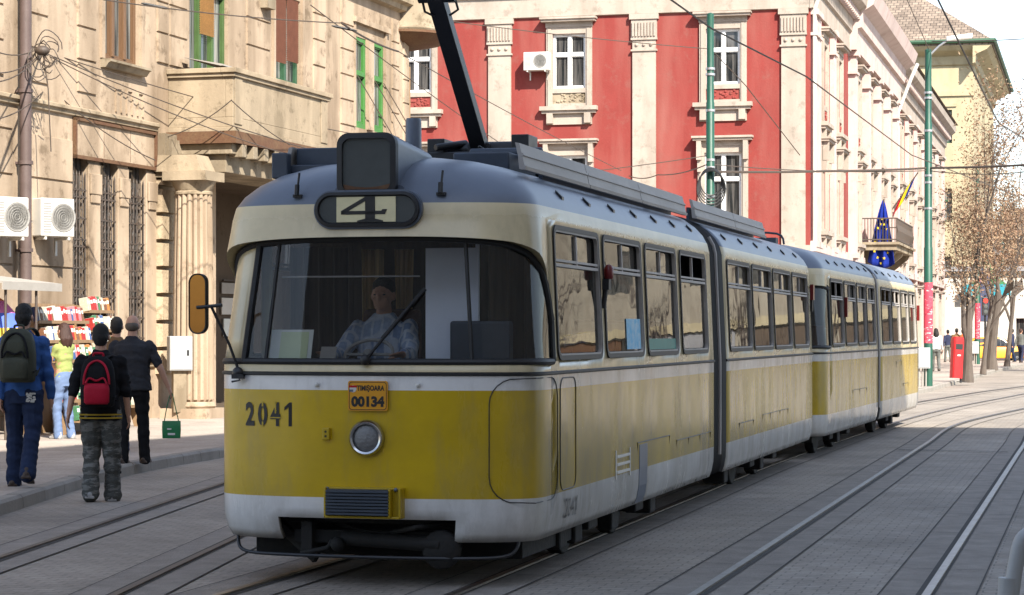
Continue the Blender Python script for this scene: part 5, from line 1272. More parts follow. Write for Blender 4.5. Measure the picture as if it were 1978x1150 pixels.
def person(label, loc, rz, H=1.75, top='blue_shirt', legs='jeans_d', hair='hair_b', hairlen=0, shoe='shoe', sleeve=1.0, arms=((0,0,0),(0,0,0)), feet=((.0,.0),(.0,.0)), build=1.0, vox=.009, wide=1.0, bald=False, female=False, seated=False, grp=None, turn=0, baggy=1.0, hem=0):
    """faces local +y.  arms: per side (out, fwd, bend) metres/rad; feet: per side (step forward, heel lift)"""
    k = H/1.75; t = empty('person', label, 'person', loc, rz, grp); t.scale = (k,k,k)
    hz = .93 if not seated else .52; dz = 0 if not seated else -.41
    sh = .185*build*(.88 if female else 1)
    hips, knees, ankles, shs, elb, wri, fdir = [], [], [], [], [], [], []
    for i, s in ((0,-1),(1,1)):
        st, hl = feet[i]
        hp = Vector((s*.095*build, 0, hz)); hips.append(hp)
        if seated: kn = Vector((s*.16,.44,.52)); an = Vector((s*.16,.50,.09))
        else:
            an = Vector((s*(.10+.01*abs(st)), st, .085+hl)); mid = (hp+an)/2; L = .43; h = max(0,(L**2-((hp-an).length/2)**2)); kn = mid+Vector((s*.01,1,0)).normalized()*min(.14, math.sqrt(h)*.55)
        knees.append(kn); ankles.append(an)
        so = Vector((s*sh, -.005, 1.405+dz)); out, fw, bend = arms[i]
        e = so+Vector((s*(.025+out), fw*.6-.01, -.29)).normalized()*.295; 
        d = (e-so).normalized(); fdv = (d+Vector((0-s*.1, bend, abs(bend)*.55))).normalized(); w_ = e+fdv*.255
        shs.append(so); elb.append(e); wri.append(w_); fdir.append(fdv)
    def head(mb):
        hz0 = 1.635+dz; cy = .02
        mb.ell((0,cy-.012,hz0+.025),(.077,.095,.098),0,18,12); mb.ell((0,cy+.025,hz0-.045),(.060,.070,.075),0,14,9); mb.ell((0,cy+.062,hz0-.088),(.03,.025,.022),0,10,6)
        mb.ell((0,cy+.098,hz0-.018),(.013,.022,.026),0,8,6); mb.ell((0,cy+.082,hz0+.012),(.05,.014,.012),0,10,6); mb.ell((0,cy+.082,hz0-.055),(.024,.012,.008),0,8,5); mb.ell((0,cy+.082,hz0-.067),(.02,.012,.007),0,8,5)
        for s in (-1,1): mb.ell((s*.080,cy-.012,hz0-.01),(.012,.024,.034),0,8,7); mb.ell((s*.034,cy+.066,hz0-.032),(.024,.022,.02),0,8,6)
        mb.cap((0,-.015,1.40+dz),(0,.0,1.58+dz),.062*build**.5,.054)
    def hand(mb, i):
        s = -1 if i == 0 else 1; w_ = wri[i]; d = fdir[i]; side = Vector((0,1,0)); side = (side-d*side.dot(d)).normalized(); nrm = d.cross(side)*s
        pc = w_+d*.05
        mb.tube([w_-d*.01, w_+d*.03, w_+d*.085],[.026,.038,.036],10,0,.5,nrm)
        for q in range(4):
            b = w_+d*.085+side*(.028-.019*q); L = (.068,.078,.072,.055)[q]; c = (d-nrm*.25*s*-1*(-1 if s>0 else 1)).normalized()
            inn = Vector((-s,0,0)); c1 = (d+inn*.25).normalized(); c2 = (d+inn*.8).normalized()
            p1 = b+c1*L*.5; p2 = p1+c2*L*.5; mb.cap(b-d*.01,p1,.0095,.009,0,7); mb.cap(p1,p2,.009,.0075,0,7)
        b = w_+d*.03+side*.03; m_ = b+(side*.8+d*.6).normalized()*.038; mb.cap(b,m_,.0125,.011,0,7); mb.cap(m_,m_+(d+side*.15+Vector((-s*.35,0,0))).normalized()*.032,.0105,.0085,0,7)
    def body(mb):
        head(mb); rings(mb,[(hz-.1,0,0,.10,.08),(hz,0,0,.15,.10),(1.1+dz,0,0,.13,.09),(1.3+dz,0,0,.155,.10),(1.42+dz,0,0,.14,.075),(1.48+dz,0,-.01,.06,.055)])
        for i in (0,1):
            mb.cap(shs[i],elb[i],.046*build,.037*build); mb.cap(elb[i],wri[i],.038*build,.026); hand(mb,i)
            mb.cap(hips[i],knees[i],.07,.05); mb.cap(knees[i],ankles[i],.05,.035)
    remeshed('person_body', body, vox, 'skin', t)
    fm = female
    def topf(mb):
        b = build*wide
        rings(mb,[(hz-.06-hem,0,-.005,.182*b,.122*b),(hz+.03,0,-.005,.175*b,.12*b),(1.08+dz,0,0,(.150 if fm else .168)*b,.112*b),(1.22+dz,0,0,.172*b,.12*b),(1.32+dz,0,-.005,.186*b,.118*b),(1.40+dz,0,-.01,.172*b,.098*b),(1.445+dz,0,-.014,.135*b,.082),(1.48+dz,0,-.014,.085,.070),(1.505+dz,0,-.012,.068,.062)])
        for i in (0,1):
            mb.cap(shs[i]+Vector((0,0,-.005)),elb[i] if sleeve > .55 else shs[i].lerp(elb[i],max(.25,sleeve*1.6)),.064*min(b,1.1),.054*min(b,1.1))
            if sleeve > .55: mb.cap(elb[i],elb[i].lerp(wri[i],min(1,(sleeve-.5)*2)),.056*b,.044)
    ob = remeshed('shirt' if top not in ('char_cloth',) else 'padded_vest', topf, vox*1.2, top, t, 3, .0075 if vox < .02 else 0)
    def legf(mb):
        g = baggy
        rings(mb,[(hz-.13,0,-.01,.165*build,.115),(hz-.02,0,-.01,.17*build,.118),(hz+.05,0,-.008,.165*build,.112),(hz+.09,0,-.005,.155*build,.105)])
        for i in (0,1):
            mb.cap(hips[i]+Vector((0,-.01,-.05)),knees[i],.098*g*build**.5,.076*g); a = ankles[i]; mb.cap(knees[i],a.lerp(knees[i],.12),.075*g,.066*g); mb.cap(a.lerp(knees[i],.22),a+Vector((0,0,-.03)),.068*g,.074*g)
    remeshed('trousers', legf, vox*1.2, legs, t, 3, .006*(baggy) if vox < .02 else 0)
    for i in (0,1):
        a = ankles[i]; hl = feet[i][1]; tilt = Matrix.Rotation(-min(.9,hl*4),3,'X')
        def shf(mb):
            for c, r in (((0,-.03,-.045),(.042,.055,.042)),((0,.06,-.052),(.046,.085,.036)),((0,.13,-.062),(.042,.06,.026)),((0,-.02,.0),(.04,.05,.05))): mb.ell(a+tilt@Vector(c), r, 0, 12, 8, tilt)
            mb.loft([[a+tilt@Vector((x*(.045),y,z)) for x, y in ((-1,-.075),(1,-.075),(1.1,.06),(.8,.17),(-.8,.17),(-1.1,.06))] for z in (-.085,-.062)])
        remeshed('shoe', shf, max(.007,vox), shoe, t, 1)
    def hairf(mb):
        hz0 = 1.635+dz; cy = .02
        if bald:
            mb.ell((0,cy-.035,hz0-.005),(.081,.082,.075),0,16,10)
        else:
            mb.ell((0,cy-.022,hz0+.042),(.085,.098,.092),0,18,12); mb.ell((0,cy-.05,hz0-.0),(.080,.072,.085),0,14,9); mb.ell((0,cy-.055,hz0-.05),(.066,.05,.05),0,12,8)
            for q in range(14):
                a = q*2.4; mb.ell((.062*math.cos(a),cy-.025+.068*math.sin(a),hz0+.065+.012*math.sin(q*1.7)),(.022,.022,.024),0,7,5)
        if hairlen:
            for q in range(11):
                a = math.pi+(q-5)*.26; x, y = .075*math.sin(a), cy-.025+.075*math.cos(a); z1 = hz0-.05-hairlen*(1-.1*(q % 3))
                mb.tube([(x*.7,y*.8,hz0+.05),(x*1.1,y-.01,hz0-.06),(x*1.25,y-.035,(hz0+z1)/2),(x*1.15,y-.03,z1)],[.035,.034,.032,.012],8)
    if vox < .012:
        for s in (-1,1):
            e_ = MB(); e_.ell((s*.033,.101,1.637+dz),(.013,.006,.006),0,8,6); e_.build('eye','ink',t,True)
    remeshed('hair', hairf, max(.007,vox*.8), hair, t, 1, .002 if vox < .02 else 0)
    if turn: pass
    return t, wri, fdir, k
def pack(label, loc, rz, m1, m2, w=.33, h=.50, d=.19, tex=None):
    """a rucksack on the back: origin at the middle of the face that lies on the back, bag goes to -y"""
    t = empty('backpack', label, 'backpack', loc, rz)
    def sup(w_, d_, z, y): return [(w_*math.copysign(abs(math.cos(a))**.6,math.cos(a)), y+d_*math.copysign(abs(math.sin(a))**.6,math.sin(a)), z) for a in [2*math.pi*k/24 for k in range(24)]]
    b = MB(); b.loft([sup(w/2*f, d/2*g, z*h, -d/2) for z, f, g in ((-.5,.80,.8),(-.47,.93,.95),(-.3,1,1.05),(0,1,1.08),(.25,.93,.95),(.40,.78,.75),(.48,.5,.5),(.5,.2,.3))]); recalc(b.build('main_compartment', m1, t, True, 60))
    p = MB(); p.loft([sup(w*.36*f, .045*g, z*h, -d*1.02) for z, f, g in ((-.44,.85,.7),(-.40,1,1),(-.15,1.02,1.1),(-.06,.95,.9),(-.03,.8,.5))]); recalc(p.build('front_pocket', m2, t, True, 60))
    p = MB(); p.loft([sup(w*.30*f, .03*g, z*h, -d*.97) for z, f, g in ((.02,.9,.8),(.06,1,1),(.24,.9,.9),(.30,.6,.6))]); recalc(p.build('upper_pocket', m1, t, True, 60))
    p = MB(); p.tube(catmull([(-w*.36,-d*1.10,-.05*h),(-w*.34,-d*1.12,.12*h),(-w*.22,-d*1.0,.33*h),(0,-d*.85,.41*h),(w*.22,-d*1.0,.33*h),(w*.34,-d*1.12,.12*h),(w*.36,-d*1.10,-.05*h)],4),.012,6); p.tube(catmull([(-w*.3,-d*1.24,-.03*h),(-w*.2,-d*1.2,.07*h),(0,-d*1.15,.02*h),(w*.2,-d*1.2,.07*h),(w*.3,-d*1.24,-.03*h)],4),.01,6); p.build('piping', m2 if m2 != m1 else 'black_cloth', t, True)
    p = MB(); p.tube(catmull([(-.045,-.04,.48*h),(-.04,-.05,.55*h),(.04,-.05,.55*h),(.045,-.04,.48*h)],4),.012,6); p.build('handle', m2, t, True)
    for s in (-1,1):
        p = MB(); p.tube(catmull([(s*.07,-.03,.46*h),(s*.105,.06,.50*h),(s*.13,.18,.40*h),(s*.14,.22,.12*h),(s*.15,.14,-.2*h),(s*.15,.0,-.38*h)],5),.026,6,0,.35); p.build('shoulder_strap', m1, t, True)
        p = MB(); p.tube([(s*w*.5,-d*.3,-.28*h),(s*w*.5,-d*.9,-.30*h)],.014,6,0,.4); p.build('side_strap', 'black_cloth', t, True)
    return t
def onback(o, loc, rz, k, z=1.26, y=-.135):
    """world position of a point on somebody's back"""
    v = Matrix.Rotation(rz,3,'Z') @ Vector((0,y*k,z*k)); return Vector(loc)+v
# boy in blue with the olive pack
p1 = Vector((-4.93,23.0,.13)); rz1 = -R(2)
person('person in a blue long sleeved top and dark jeans walking away with an olive backpack', p1, rz1, 1.83,'blue_shirt','jeans_d','hair_b',0,'shoe',1.0,((.0,-.06,.12),(.02,.06,.16)),((.02,.0),(-.26,.075)),1.0,.008,1.02,baggy=1.12)
pk = pack('olive grey backpack worn on the back of the person in blue', onback(None,p1,rz1,1.05), rz1, 'olive','olive',.36,.54,.20)
b = MB(); 
for k in range(26): 
    a = k*1.3; b.box(.10+.035*math.sin(a*2.1)-.008,.10+.035*math.sin(a*2.1)+.008+.008*(k%2),-.148,-.135,.86+.04*math.cos(a*1.7)-.007,.86+.04*math.cos(a*1.7)+.007)
jp = [o for o in bpy.data.objects if o.type == 'EMPTY' and o.get('label','').startswith('person in a blue long')][0]
b.build('pocket_print','ac_white',jp)
# boy with the red pack and camouflage trousers
p2 = Vector((-4.08,22.6,.0)); rz2 = R(3)
person('person in a black jersey and camouflage trousers stepping along the kerb with a red backpack', p2, rz2, 1.755,'black_cloth','camo','hair_b',0,'trainer',.62,((.05,-.10,.05),(.03,.05,.12)),((.0,.03),(.14,.0)),1.0,.008,1.12,baggy=1.2,hem=.06)
pk2 = pack('red and black backpack worn on the back of the person in camouflage trousers', onback(None,p2,rz2,1.0,1.20), rz2, 'black_cloth','redcloth',.34,.50,.18)
jp = [o for o in bpy.data.objects if o.get('label','').startswith('person in a black jersey')][0]
b = MB()
for z in (.835,.868):
    b = MB(); b.lathe([(.196,z-.008),(.212,z-.006),(.212,z+.006),(.196,z+.008)],(0,0,0),28)
    b.v = [(math.copysign(abs(x/.212)**.85,x)*.212, math.copysign(abs(y/.212)**.85,y)*.212*.675-.005, z) for x, y, z in b.v]; b.build('hem_stripe','yellowcloth',jp,True)
# man with the vest and the green bag
p3 = Vector((-4.50,27.0,.13)); rz3 = -R(8)
t3, wr, fd, k3 = person('person with balding head in a charcoal padded vest carrying a green bag', p3, rz3, 1.75,'char_cloth','black_cloth','hair_g',0,'shoe',.5,((.03,-.05,.1),(.10,.08,.14)),((-.06,.0),(.16,.0)),1.14,.008,1.12,bald=True)
hw = p3+Matrix.Rotation(rz3,3,'Z')@(wr[1]*k3+fd[1]*.10)
bagt = empty('shopping_bag','small green plastic shopping bag hanging from the hand of the man in the vest','bag',hw+Vector((0,0,-.375)),rz3+R(15)); bagt.scale = (.85,.85,.80)
b = MB(); b.loft([[(x,y,z) for x,y in ((-.13*f,-.04*g),(.13*f,-.04*g),(.13*f,.04*g),(-.13*f,.04*g))] for z,f,g in ((-.18,.96,1),(-.05,1,1.1),(.08,.98,.5))]); bevel(b.build('bag_body','bag_green',bagt,True),.01)
for y in (-.02,.02):
    b = MB(); b.tube(catmull([(-.10,y,.07),(-.06,y,.3),(0,y*.5,.5),(.05,y,.3),(.10,y,.07)],4),.007,5); b.build('bag_handle','bag_green',bagt,True)
b = MB(); b.box(-.05,.05,-.049,-.043,-.13,-.10); b.build('bag_print','white_cloth',bagt); b = MB(); b.box(-.06,.0,-.05,-.043,-.05,-.03); b.build('bag_print','white_cloth',bagt)
person('person with dark hair in a dark coat half hidden behind the man in the vest', (-5.12,29.5,.13), 0, 1.74,'brown_cloth','jeans_d','hair_b',0,'shoe',1.0,vox=.014)
p5 = Vector((-6.55,33.3,.13))
person('person with auburn hair in a lime green top and light jeans at the book stall', p5, R(55), 1.68,'lime','jeans_l','hair_r',.20,'trainer',.3,((.02,.25,.9),(.02,.3,1.0)),((.02,.0),(-.05,.0)),.92,.010,.95,female=True)
# driver
dp = TL(-.19,1.02,.72)
person('person in a blue checked shirt driving the tram behind the windscreen', dp, TA+math.pi, 1.75,'plaid','black_cloth','hair_b',0,'shoe',.9,((.08,.55,1.3),(.08,.55,1.3)),((.0,.0),(.0,.0)),1.02,.010,1.05,seated=True)
# far pedestrians
far = [('person with long dark hair and white top walking beside the first green pole',(1808,718),0,1.72,'white_cloth','grey_cloth','hair_b',.22),
 ('person in a dark jacket walking near the shop wall beyond the first pole',(1831,700),R(10),1.7,'navy_cloth','grey_cloth','hair_b',0),
 ('person in a brown jacket walking behind the red bin',(1848,706),R(-10),1.75,'brown_cloth','navy_cloth','hair_b',0),
 ('person in an orange jacket half hidden by the first tree trunk',(1860,706),0,1.72,'orange_cloth','navy_cloth','hair_b',0),
 ('person in a navy jacket standing by the far orange car',(1955,700),R(60),1.75,'navy_cloth','jeans_d','hair_b',0),
 ('person in a grey top and dark trousers at the far right edge',(1972,701),R(-40),1.75,'grey_cloth','navy_cloth','hair_r',0)]
for lb_, (px,py), rz, H, tp, lg, hr, hl in far:
    g_ = G(px,py,.13); person(lb_, (g_.x,g_.y,.13), rz, H*1.0, tp, lg, hr, hl, 'shoe',1.0,((.04,-.1,.1),(.04,.1,.2)),((.14,.0),(-.14,.03)),1.0,.022)
# ================================================================ BOOK STALL
st = empty('book_stall','wooden book stall with rising shelves of paperbacks against the pale wall','stall', lw(0,0,.13), R(73.5))
def SL_(px, d): return LBo.at(px,700,d)[0]
shelves = []
mb = MB(); sA0, sA1 = SL_(60,1.15), SL_(158,1.15); sB0, sB1 = SL_(160,.8), SL_(207,.8)
def shelf(name, s0, s1, d, z, dep=.24):
    m = MB(); m.box(s0,s1,-d-dep/2,-d+dep/2,z-.03,z-.005); m.box(s0,s1,-d-dep/2-.012,-d-dep/2,z-.03,z+.02); m.build(name,'wood',st); shelves.append((s0,s1,d,z))
for k in range(6): shelf('shelf', sA0, sA1, 1.15+.28*(5-k)*.9*.55, .22+k*.30)
for k in range(6): shelf('shelf', sB0, sB1, .8+.10*(5-k), .35+k*.31)
for s0, s1, d in ((sA0,sA1,1.15),(sB0,sB1,.8)):
    for s in (s0, s1): m = MB(); m.loft([[(s+e,-d-.62,-.0),(s+e,-d-.50,-.0),(s+e,-d+.15,1.98),(s+e,-d+.05,1.98)] for e in (-.02,.02)]); m.build('side_panel','wood',st)
for s0, s1, d in ((sA0,sA1,1.15),(sB0,sB1,.8)): m = MB(); m.box(s0,s1,-d+.13,-d+.15,.0,2.0); m.build('back_panel','wood',st)
bk = {}; rb = random.Random(11); nb = 0
rows_n = ['bottom','second','third','fourth','fifth','top']
for si, (s0,s1,d,z) in enumerate(shelves):
    s = s0+.04
    while s < s1-.06:
        cn = rb.choice(['red','cream','white','cream','orange','white','brown','green','pink','cream','red','blue']); w_ = rb.choice([.045,.06,.085,.11]); h = rb.choice([.20,.22,.24]); key = (cn,w_,h)
        if s+w_ > s1-.03: break
        if key not in bk:
            m = MB(); m.box(0,w_,-.08,.06,0,h,0); m.box(.006,w_-.006,-.075,.055,h,h+.002,1); m.box(w_*.15,w_*.85,-.0815,-.08,h*.55,h*.8,1); o = m.build('book',['book_'+cn,'paper']); bk[key] = o; first = True
        else: o = bk[key].copy(); COL.objects.link(o)
        o.location = st.location+Matrix.Rotation(R(73.5),3,'Z')@Vector((s,-d,z-.004)); o.rotation_euler = (R(-10),0,R(73.5))
        tag(o, f'{cn} covered paperback on the {rows_n[si%6]} shelf of the {"wider" if si < 6 else "narrow"} book rack','book',f'{cn} books on the {rows_n[si%6]} shelf of the {"wider" if si < 6 else "narrow"} rack'); nb += 1
        s += w_+rb.choice([.004,.008,.02])
# low table with boxes in front
def wpt(px, py, z): 
    g_ = G(px,py,z); return g_
c = G(110,835,.13)
t = empty('book_crate','open cardboard crate of books on the pavement under the stall','crate',(c.x,c.y+.3,.13),R(70))
m = MB(); m.box(-.3,.3,-.2,-.185,0,.28); m.box(-.3,.3,.185,.2,0,.28); m.box(-.3,-.285,-.185,.185,0,.28); m.box(.285,.3,-.185,.185,0,.28); m.box(-.285,.285,-.185,.185,0,.02); m.build('crate_box','canvas',t)
for k in range(7): m = MB(); m.box(-.27+k*.078,-.20+k*.078,-.15,.15,.02,.30+.02*(k%3)); m.build('book','book_'+['cream','brown','white','orange','cream','red','white'][k],t)
c = G(14,830,.13)
t = empty('display_stand','white display stand with magazines at the left edge of the photo','stand',(c.x-.15,c.y+.6,.13),R(60))
m = MB(); m.box(-.35,.35,-.25,.25,0,.85); bevel(m.build('stand_body','ac_white',t),.01)
for k in range(4): m = MB(); m.box(-.28+k*.15,-.15+k*.15,-.29,-.26,.45,.72); m.build('magazine','book_'+['white','pink','cream','blue'][k],t)
# awning and parasol
s, z = LS(60,555,1.3)
t = empty('stall_awning','flat grey canvas awning projecting over the book stall','awning',lw(0,0,0),R(73.5))
s1_, z1_ = LS(116,567,1.5)
m = MB(); m.loft([[(s,-y,zz) for y,zz in ((0.05,2.62),(1.7,2.42),(1.7,2.39),(0.05,2.59))] for s in (-3.0,SL_(112,1.65))]); m.build('canopy','canvas',t)
m = MB(); m.box(-3.0,SL_(112,1.65),-1.72,-1.70,2.30,2.42); m.build('valance','canvas',t)
for s in (-2.8,SL_(70,1.65)): m = MB(); m.tube([(s,-1.65,0.13),(s,-1.65,2.4)],.02,6); m.build('awning_post','iron',t)
pc = W(-12,640,33.5); t = empty('parasol','yellow orange and pink striped parasol at the left edge behind the person in blue','parasol',(pc.x,pc.y,.13),0)
m = MB(); m.tube([(0,0,0),(0,0,2.15)],.02,8); m.build('pole','iron',t)
m = MB(); R_ = .56; n = 16
for k in range(n):
    a, b = 2*math.pi*k/n, 2*math.pi*(k+1)/n
    for q, (r0,z0,r1,z1) in enumerate(((0,2.12,.16,2.02),(.16,2.02,.32,1.84),(.32,1.84,.46,1.62),(.46,1.62,.56,1.38))): m.quad((r0*math.cos(a),r0*math.sin(a),z0),(r1*math.cos(a),r1*math.sin(a),z1),(r1*math.cos(b),r1*math.sin(b),z1),(r0*math.cos(b),r0*math.sin(b),z0),(q+ (k//4)%2)%4)
o = m.build('canopy',['par_y','par_o','par_p','par_b'],t,True)
# ================================================================ POLES, LAMPS, WIRES, STREET THINGS
def green_pole(px, Y, label, posters=True, box=True, zt=9.9, r=.125, lamp=False, steps=True):
    x = (px-CX)/FPX*Y; t = empty('tram_pole', label, 'pole', (x,Y,.13), 0, 'green steel poles carrying the tram wires')
    m = MB(); m.lathe([(r*1.02,0),(r*1.02,4.0),(r*.9,4.03),(r*.88,7.6),(r*.78,7.63),(r*.76,zt),(.02,zt+.03)],(0,0,0),20); m.build('shaft','pole',t,True,30)
    for z in (5.15,5.9,6.1,7.4,8.35,8.5):
        b = MB(); b.lathe([(r*.9,z-.03),(r*1.0,z-.03),(r*1.0,z+.03),(r*.9,z+.03)],(0,0,0),16)
        b.build('clamp_band','alloy',t,True)
    if posters:
        b = MB(); b.lathe([(r*1.03,1.25),(r*1.06,1.25),(r*1.07,2.4),(r*1.05,3.0),(r*1.03,3.0)],(0,0,0),24); b.build('poster','poster',t,True)
    if box:
        b = MB(); b.box(-.36,-.0,-r-.2,-r,.52,1.12); b.box(-.34,-.02,-r-.215,-r-.2,.55,1.09); bevel(b.build('switch_box','grey_box',t),.012)
        for q in range(3): b = MB(); b.tube([(-.3+q*.1,-r-.05,0),(-.3+q*.1,-r-.08,.52)],.025,6); b.build('cable_duct','canvas' ,t,True)
    return t
green_pole(1372,60,'green steel pole standing behind the tram in front of the red house',False,False,9.95)
pA = green_pole(1793,66,'green steel pole with pink posters just right of the trailer end',True,True,9.75)
green_pole(1888,112,'green steel pole with pink posters right of the first tree trunk',True,True)
green_pole(1936,150,'green steel pole with pink poster behind the thin tree trunks',True,False)
green_pole(1961,185,'thin green pole far down the street, left of a second one',False,False,9.0,.11)
green_pole(1974,190,'thin green pole far down the street at the right edge',False,False,9.0,.11)
t = empty('street_lamp','white street lamp head on top of the pole right of the trailer','street lamp',W(1793,100,66),0)
m = MB(); m.tube([(0,0,-.15),(.3,-.05,.15),(.55,-.1,.32)],.03,8); m.build('arm','alloy',t,True)
m = MB(); m.loft([[(.5+x,-.1+y*w_,.30+x*.12+h) for y,h in ((-1,.02),(-.8,.12),(.8,.12),(1,.02),(.7,-.03),(-.7,-.03))] for x,w_ in ((0,.05),(.1,.12),(.6,.14),(.75,.08))]); bevel(m.build('lamp_head','ac_white',t,True),.01)
c = G(1846,738,.13)
t = empty('litter_bin','tall leaning red street bin near the kerb beyond the trailer','bin',(c.x,c.y,.13),0)
t.rotation_euler = (R(0),R(3),R(15))
m = MB(); m.loft([[(x,y,z) for x,y in rrect(-.17*f,.17*f,-.14,.14,.05,4)] for z,f in ((.12,1),(1.25,1.02),(1.36,.98),(1.42,.8))]); m.build('bin_body','redpaint',t,True)
m = MB(); m.box(-.12,.12,-.147,-.135,1.02,1.2); m.build('opening','black',t); m = MB(); m.box(-.05,.06,-.146,-.138,.82,.86); m.build('notice','paper',t)
m = MB(); m.tube([(.17,0,-.02),(.17,0,1.2)],.035,8); m.box(.08,.32,-.1,.1,-.0,.02); m.build('post','blackmetal',t,True)
# traffic signal and sign board
g_ = W(1903,640,125)
t = empty('traffic_light','traffic light showing red between the far tree trunks','traffic light',(g_.x,g_.y,.13),0)
m = MB(); m.tube([(0,0,0),(0,0,3.6)],.06,8); m.build('post','blackmetal',t,True); m = MB(); m.box(-.16,.16,-.14,.1,2.5,3.5); bevel(m.build('signal_head','blackmetal',t),.02)
ml, ntl, outl = _nt('red_signal'); em = N(ntl,'ShaderNodeEmission'); em.inputs['Color'].default_value = (1,.03,.02,1); em.inputs['Strength'].default_value = 2.5; ntl.links.new(em.outputs[0],outl.inputs['Surface']); M['red_signal'] = ml
for k, z in enumerate((3.3,3.0,2.7)): m = MB(); m.lathe([(0,-.16),(.11,-.155),(.12,-.14),(0,-.13)],(0,0,z),16,0,'y'); m.build('signal_lens',['red_signal','signglass','signglass'][k],t,True)
g_ = W(1902,575,128)
t = empty('hanging_sign','tall dark blue vertical sign behind the pole and tree trunks','sign',(g_.x,g_.y,2.3),0)
m = MB(); m.box(-.28,.28,-.08,.08,0,3.0); bevel(m.build('board','navy',t),.02); m = MB(); m.box(-.34,-.28,-.09,.09,-.05,3.05); m.build('edge_strip','redpaint',t)
m = MB(); m.tube([(.2,0,-2.2),(.2,0,.1)],.05,8); m.build('post','blackmetal',t,True)
# taxi
def car(loc, rz, label):
    t = empty('orange_car', label, 'car', loc, rz)
    prof = [(-2.1,.35),(-2.12,.62),(-2.0,.86),(-1.55,.92),(-1.05,1.36),(-.75,1.43),(.35,1.42),(.62,1.34),(1.12,.95),(1.75,.84),(2.05,.70),(2.1,.42),(2.05,.26),(-2.0,.26)]
    m = MB(); 
    rg = []
    for y, f, g in ((-.84,.97,.90),(-.78,1,1),(.78,1,1),(.84,.97,.90)): rg.append([(x*f, y*(1 if z < .95 else .86), .26+(z-.26)*g) for x, z in prof])
    m.loft(rg); bevel(recalc(m.build('body','taxi',t,True,30)),.03)
    for sg in (-1,1):
        m = MB(); y = sg*.742; P = [(-1.38,.93),(-.98,1.30),(-.72,1.36),(.32,1.35),(.55,1.28),(.98,.95)]; m.prism(P, lambda a,b,d:(a,sg*(d+(.80-.09*(b-.9)/.45)),b),-.02,.012); m.build('side_window','pane',t)
        m = MB(); m.box(-.18,-.08,sg*.745,sg*.82,.95,1.36); m.build('pillar','taxi',t)
        m = MB(); m.ell((2.0,sg*.58,.64),(.13,.2,.09)); m.build('headlight','ac_white',t,True)
    m = MB(); m.quad((1.1,-.66,.98),(1.1,.66,.98),(.66,.6,1.36),(.66,-.6,1.36)); m.build('windscreen','pane',t)
    for x in (-1.3,1.32):
        for sg in (-1,1):
            m = MB(); m.lathe([(.17,-.1),(.29,-.1),(.32,-.06),(.32,.06),(.29,.1),(.17,.1)],(x,sg*.76,.32),24,0,'y'); w_ = m.build('wheel','tyre',t,True); m = MB(); m.lathe([(0,-.09),(.05,-.1),(.17,-.08),(.2,-.095),(.2,.095),(.17,.08),(.05,.1),(0,.09)],(x,sg*.762,.32),20,0,'y'); m.build('rim','alloy',w_,True)
    return t
g_ = G(1915,701); car((g_.x,g_.y,.0),-R(6),'orange car standing across the far end of the street behind the trees')
# metal railing end at the lower right edge, close to the viewer
b0_ = W(1950,1150,7.6); 
t = empty('hand_rail','grey metal hand rail end at the lower right corner close to the viewer','rail',(b0_.x,b0_.y,0),0)
m = MB(); m.tube(catmull([(-.03,.02,0),(-.005,.02,.62),(.03,.02,.93),(.075,.02,1.01),(.2,.03,1.05),(1.2,.1,1.05),(2.4,.2,1.05)],6),.027,12); m.tube([(1.6,.13,0),(1.6,.13,1.05)],.025,10); m.tube([(-.028,.02,.30),(.0,.02,.86)],[.033,.033],12); m.build('tube','grey_box',t,True)
# wires
def wire(label, pts, r=.014, sag=.0, grp='overhead wires'):
    out = []
    for a, b in zip(pts, pts[1:]):
        a, b = Vector(a), Vector(b); n = 10
        for k in range(n): f = k/n; out.append(a.lerp(b,f)+Vector((0,0,-4*sag*f*(1-f))))
    out.append(Vector(pts[-1])); m = MB(); m.tube(out, r, 5); tag(m.build('overhead_wire','iron',None,True), label, 'wire', grp)
P1 = lambda px,py,Y: W(px,py,Y)
wire('contact wire of the leading tram running past both green poles',[TL(0,-8,5.5),TL(0,3.15,5.36),TL(0,14,5.5),(4.4,34,5.5),(8.6,49,5.5),(12,58,5.5),(19,77,5.5),(34,92,5.5)],.012)
wire('contact wire of the empty right track crossing the sky',[TL(2.92,-6,5.5),TL(2.92,12,5.5),TL(2.95,28,5.5),(11.75,49.4,5.5),(18.2,66,5.5),(32,84,5.5)],.012)
wire('thick black feeder cable between the two nearer green poles',[P1(1376,332,60),P1(1600,331,63),P1(1793,325,66),P1(2000,318,62)],.035,.02)
wire('lower thin cable beside the thick black feeder cable',[P1(1376,318,60),P1(1793,330,66),P1(2000,330,62)],.014,.1)
wire('span wire from the pole behind the tram up to the left',[P1(1372,95,60),P1(860,40,57)],.012,.05)
wire('span wire from the pole behind the tram to the pale corner',[P1(1372,300,60),P1(1000,345,60),P1(846,300,58)],.012,.05)
wire('twisted cable from the pole behind the tram to the red wall',[P1(1372,315,60),P1(1270,338,72),P1(1215,340,76)],.018,.1)
wire('pale stay rope from the pole behind the tram down to the right',[P1(1376,98,60),P1(1440,165,62),P1(1545,300,66)],.014,.0)
wire('span wire in the sky from the street lamp to the right',[P1(1800,80,66),P1(2000,74,60)],.014,.03)
wire('guy wire from the second pole up into the sky',[P1(1796,100,66),P1(1750,-5,60)],.012)
lb0 = P1(82,98,36.2)
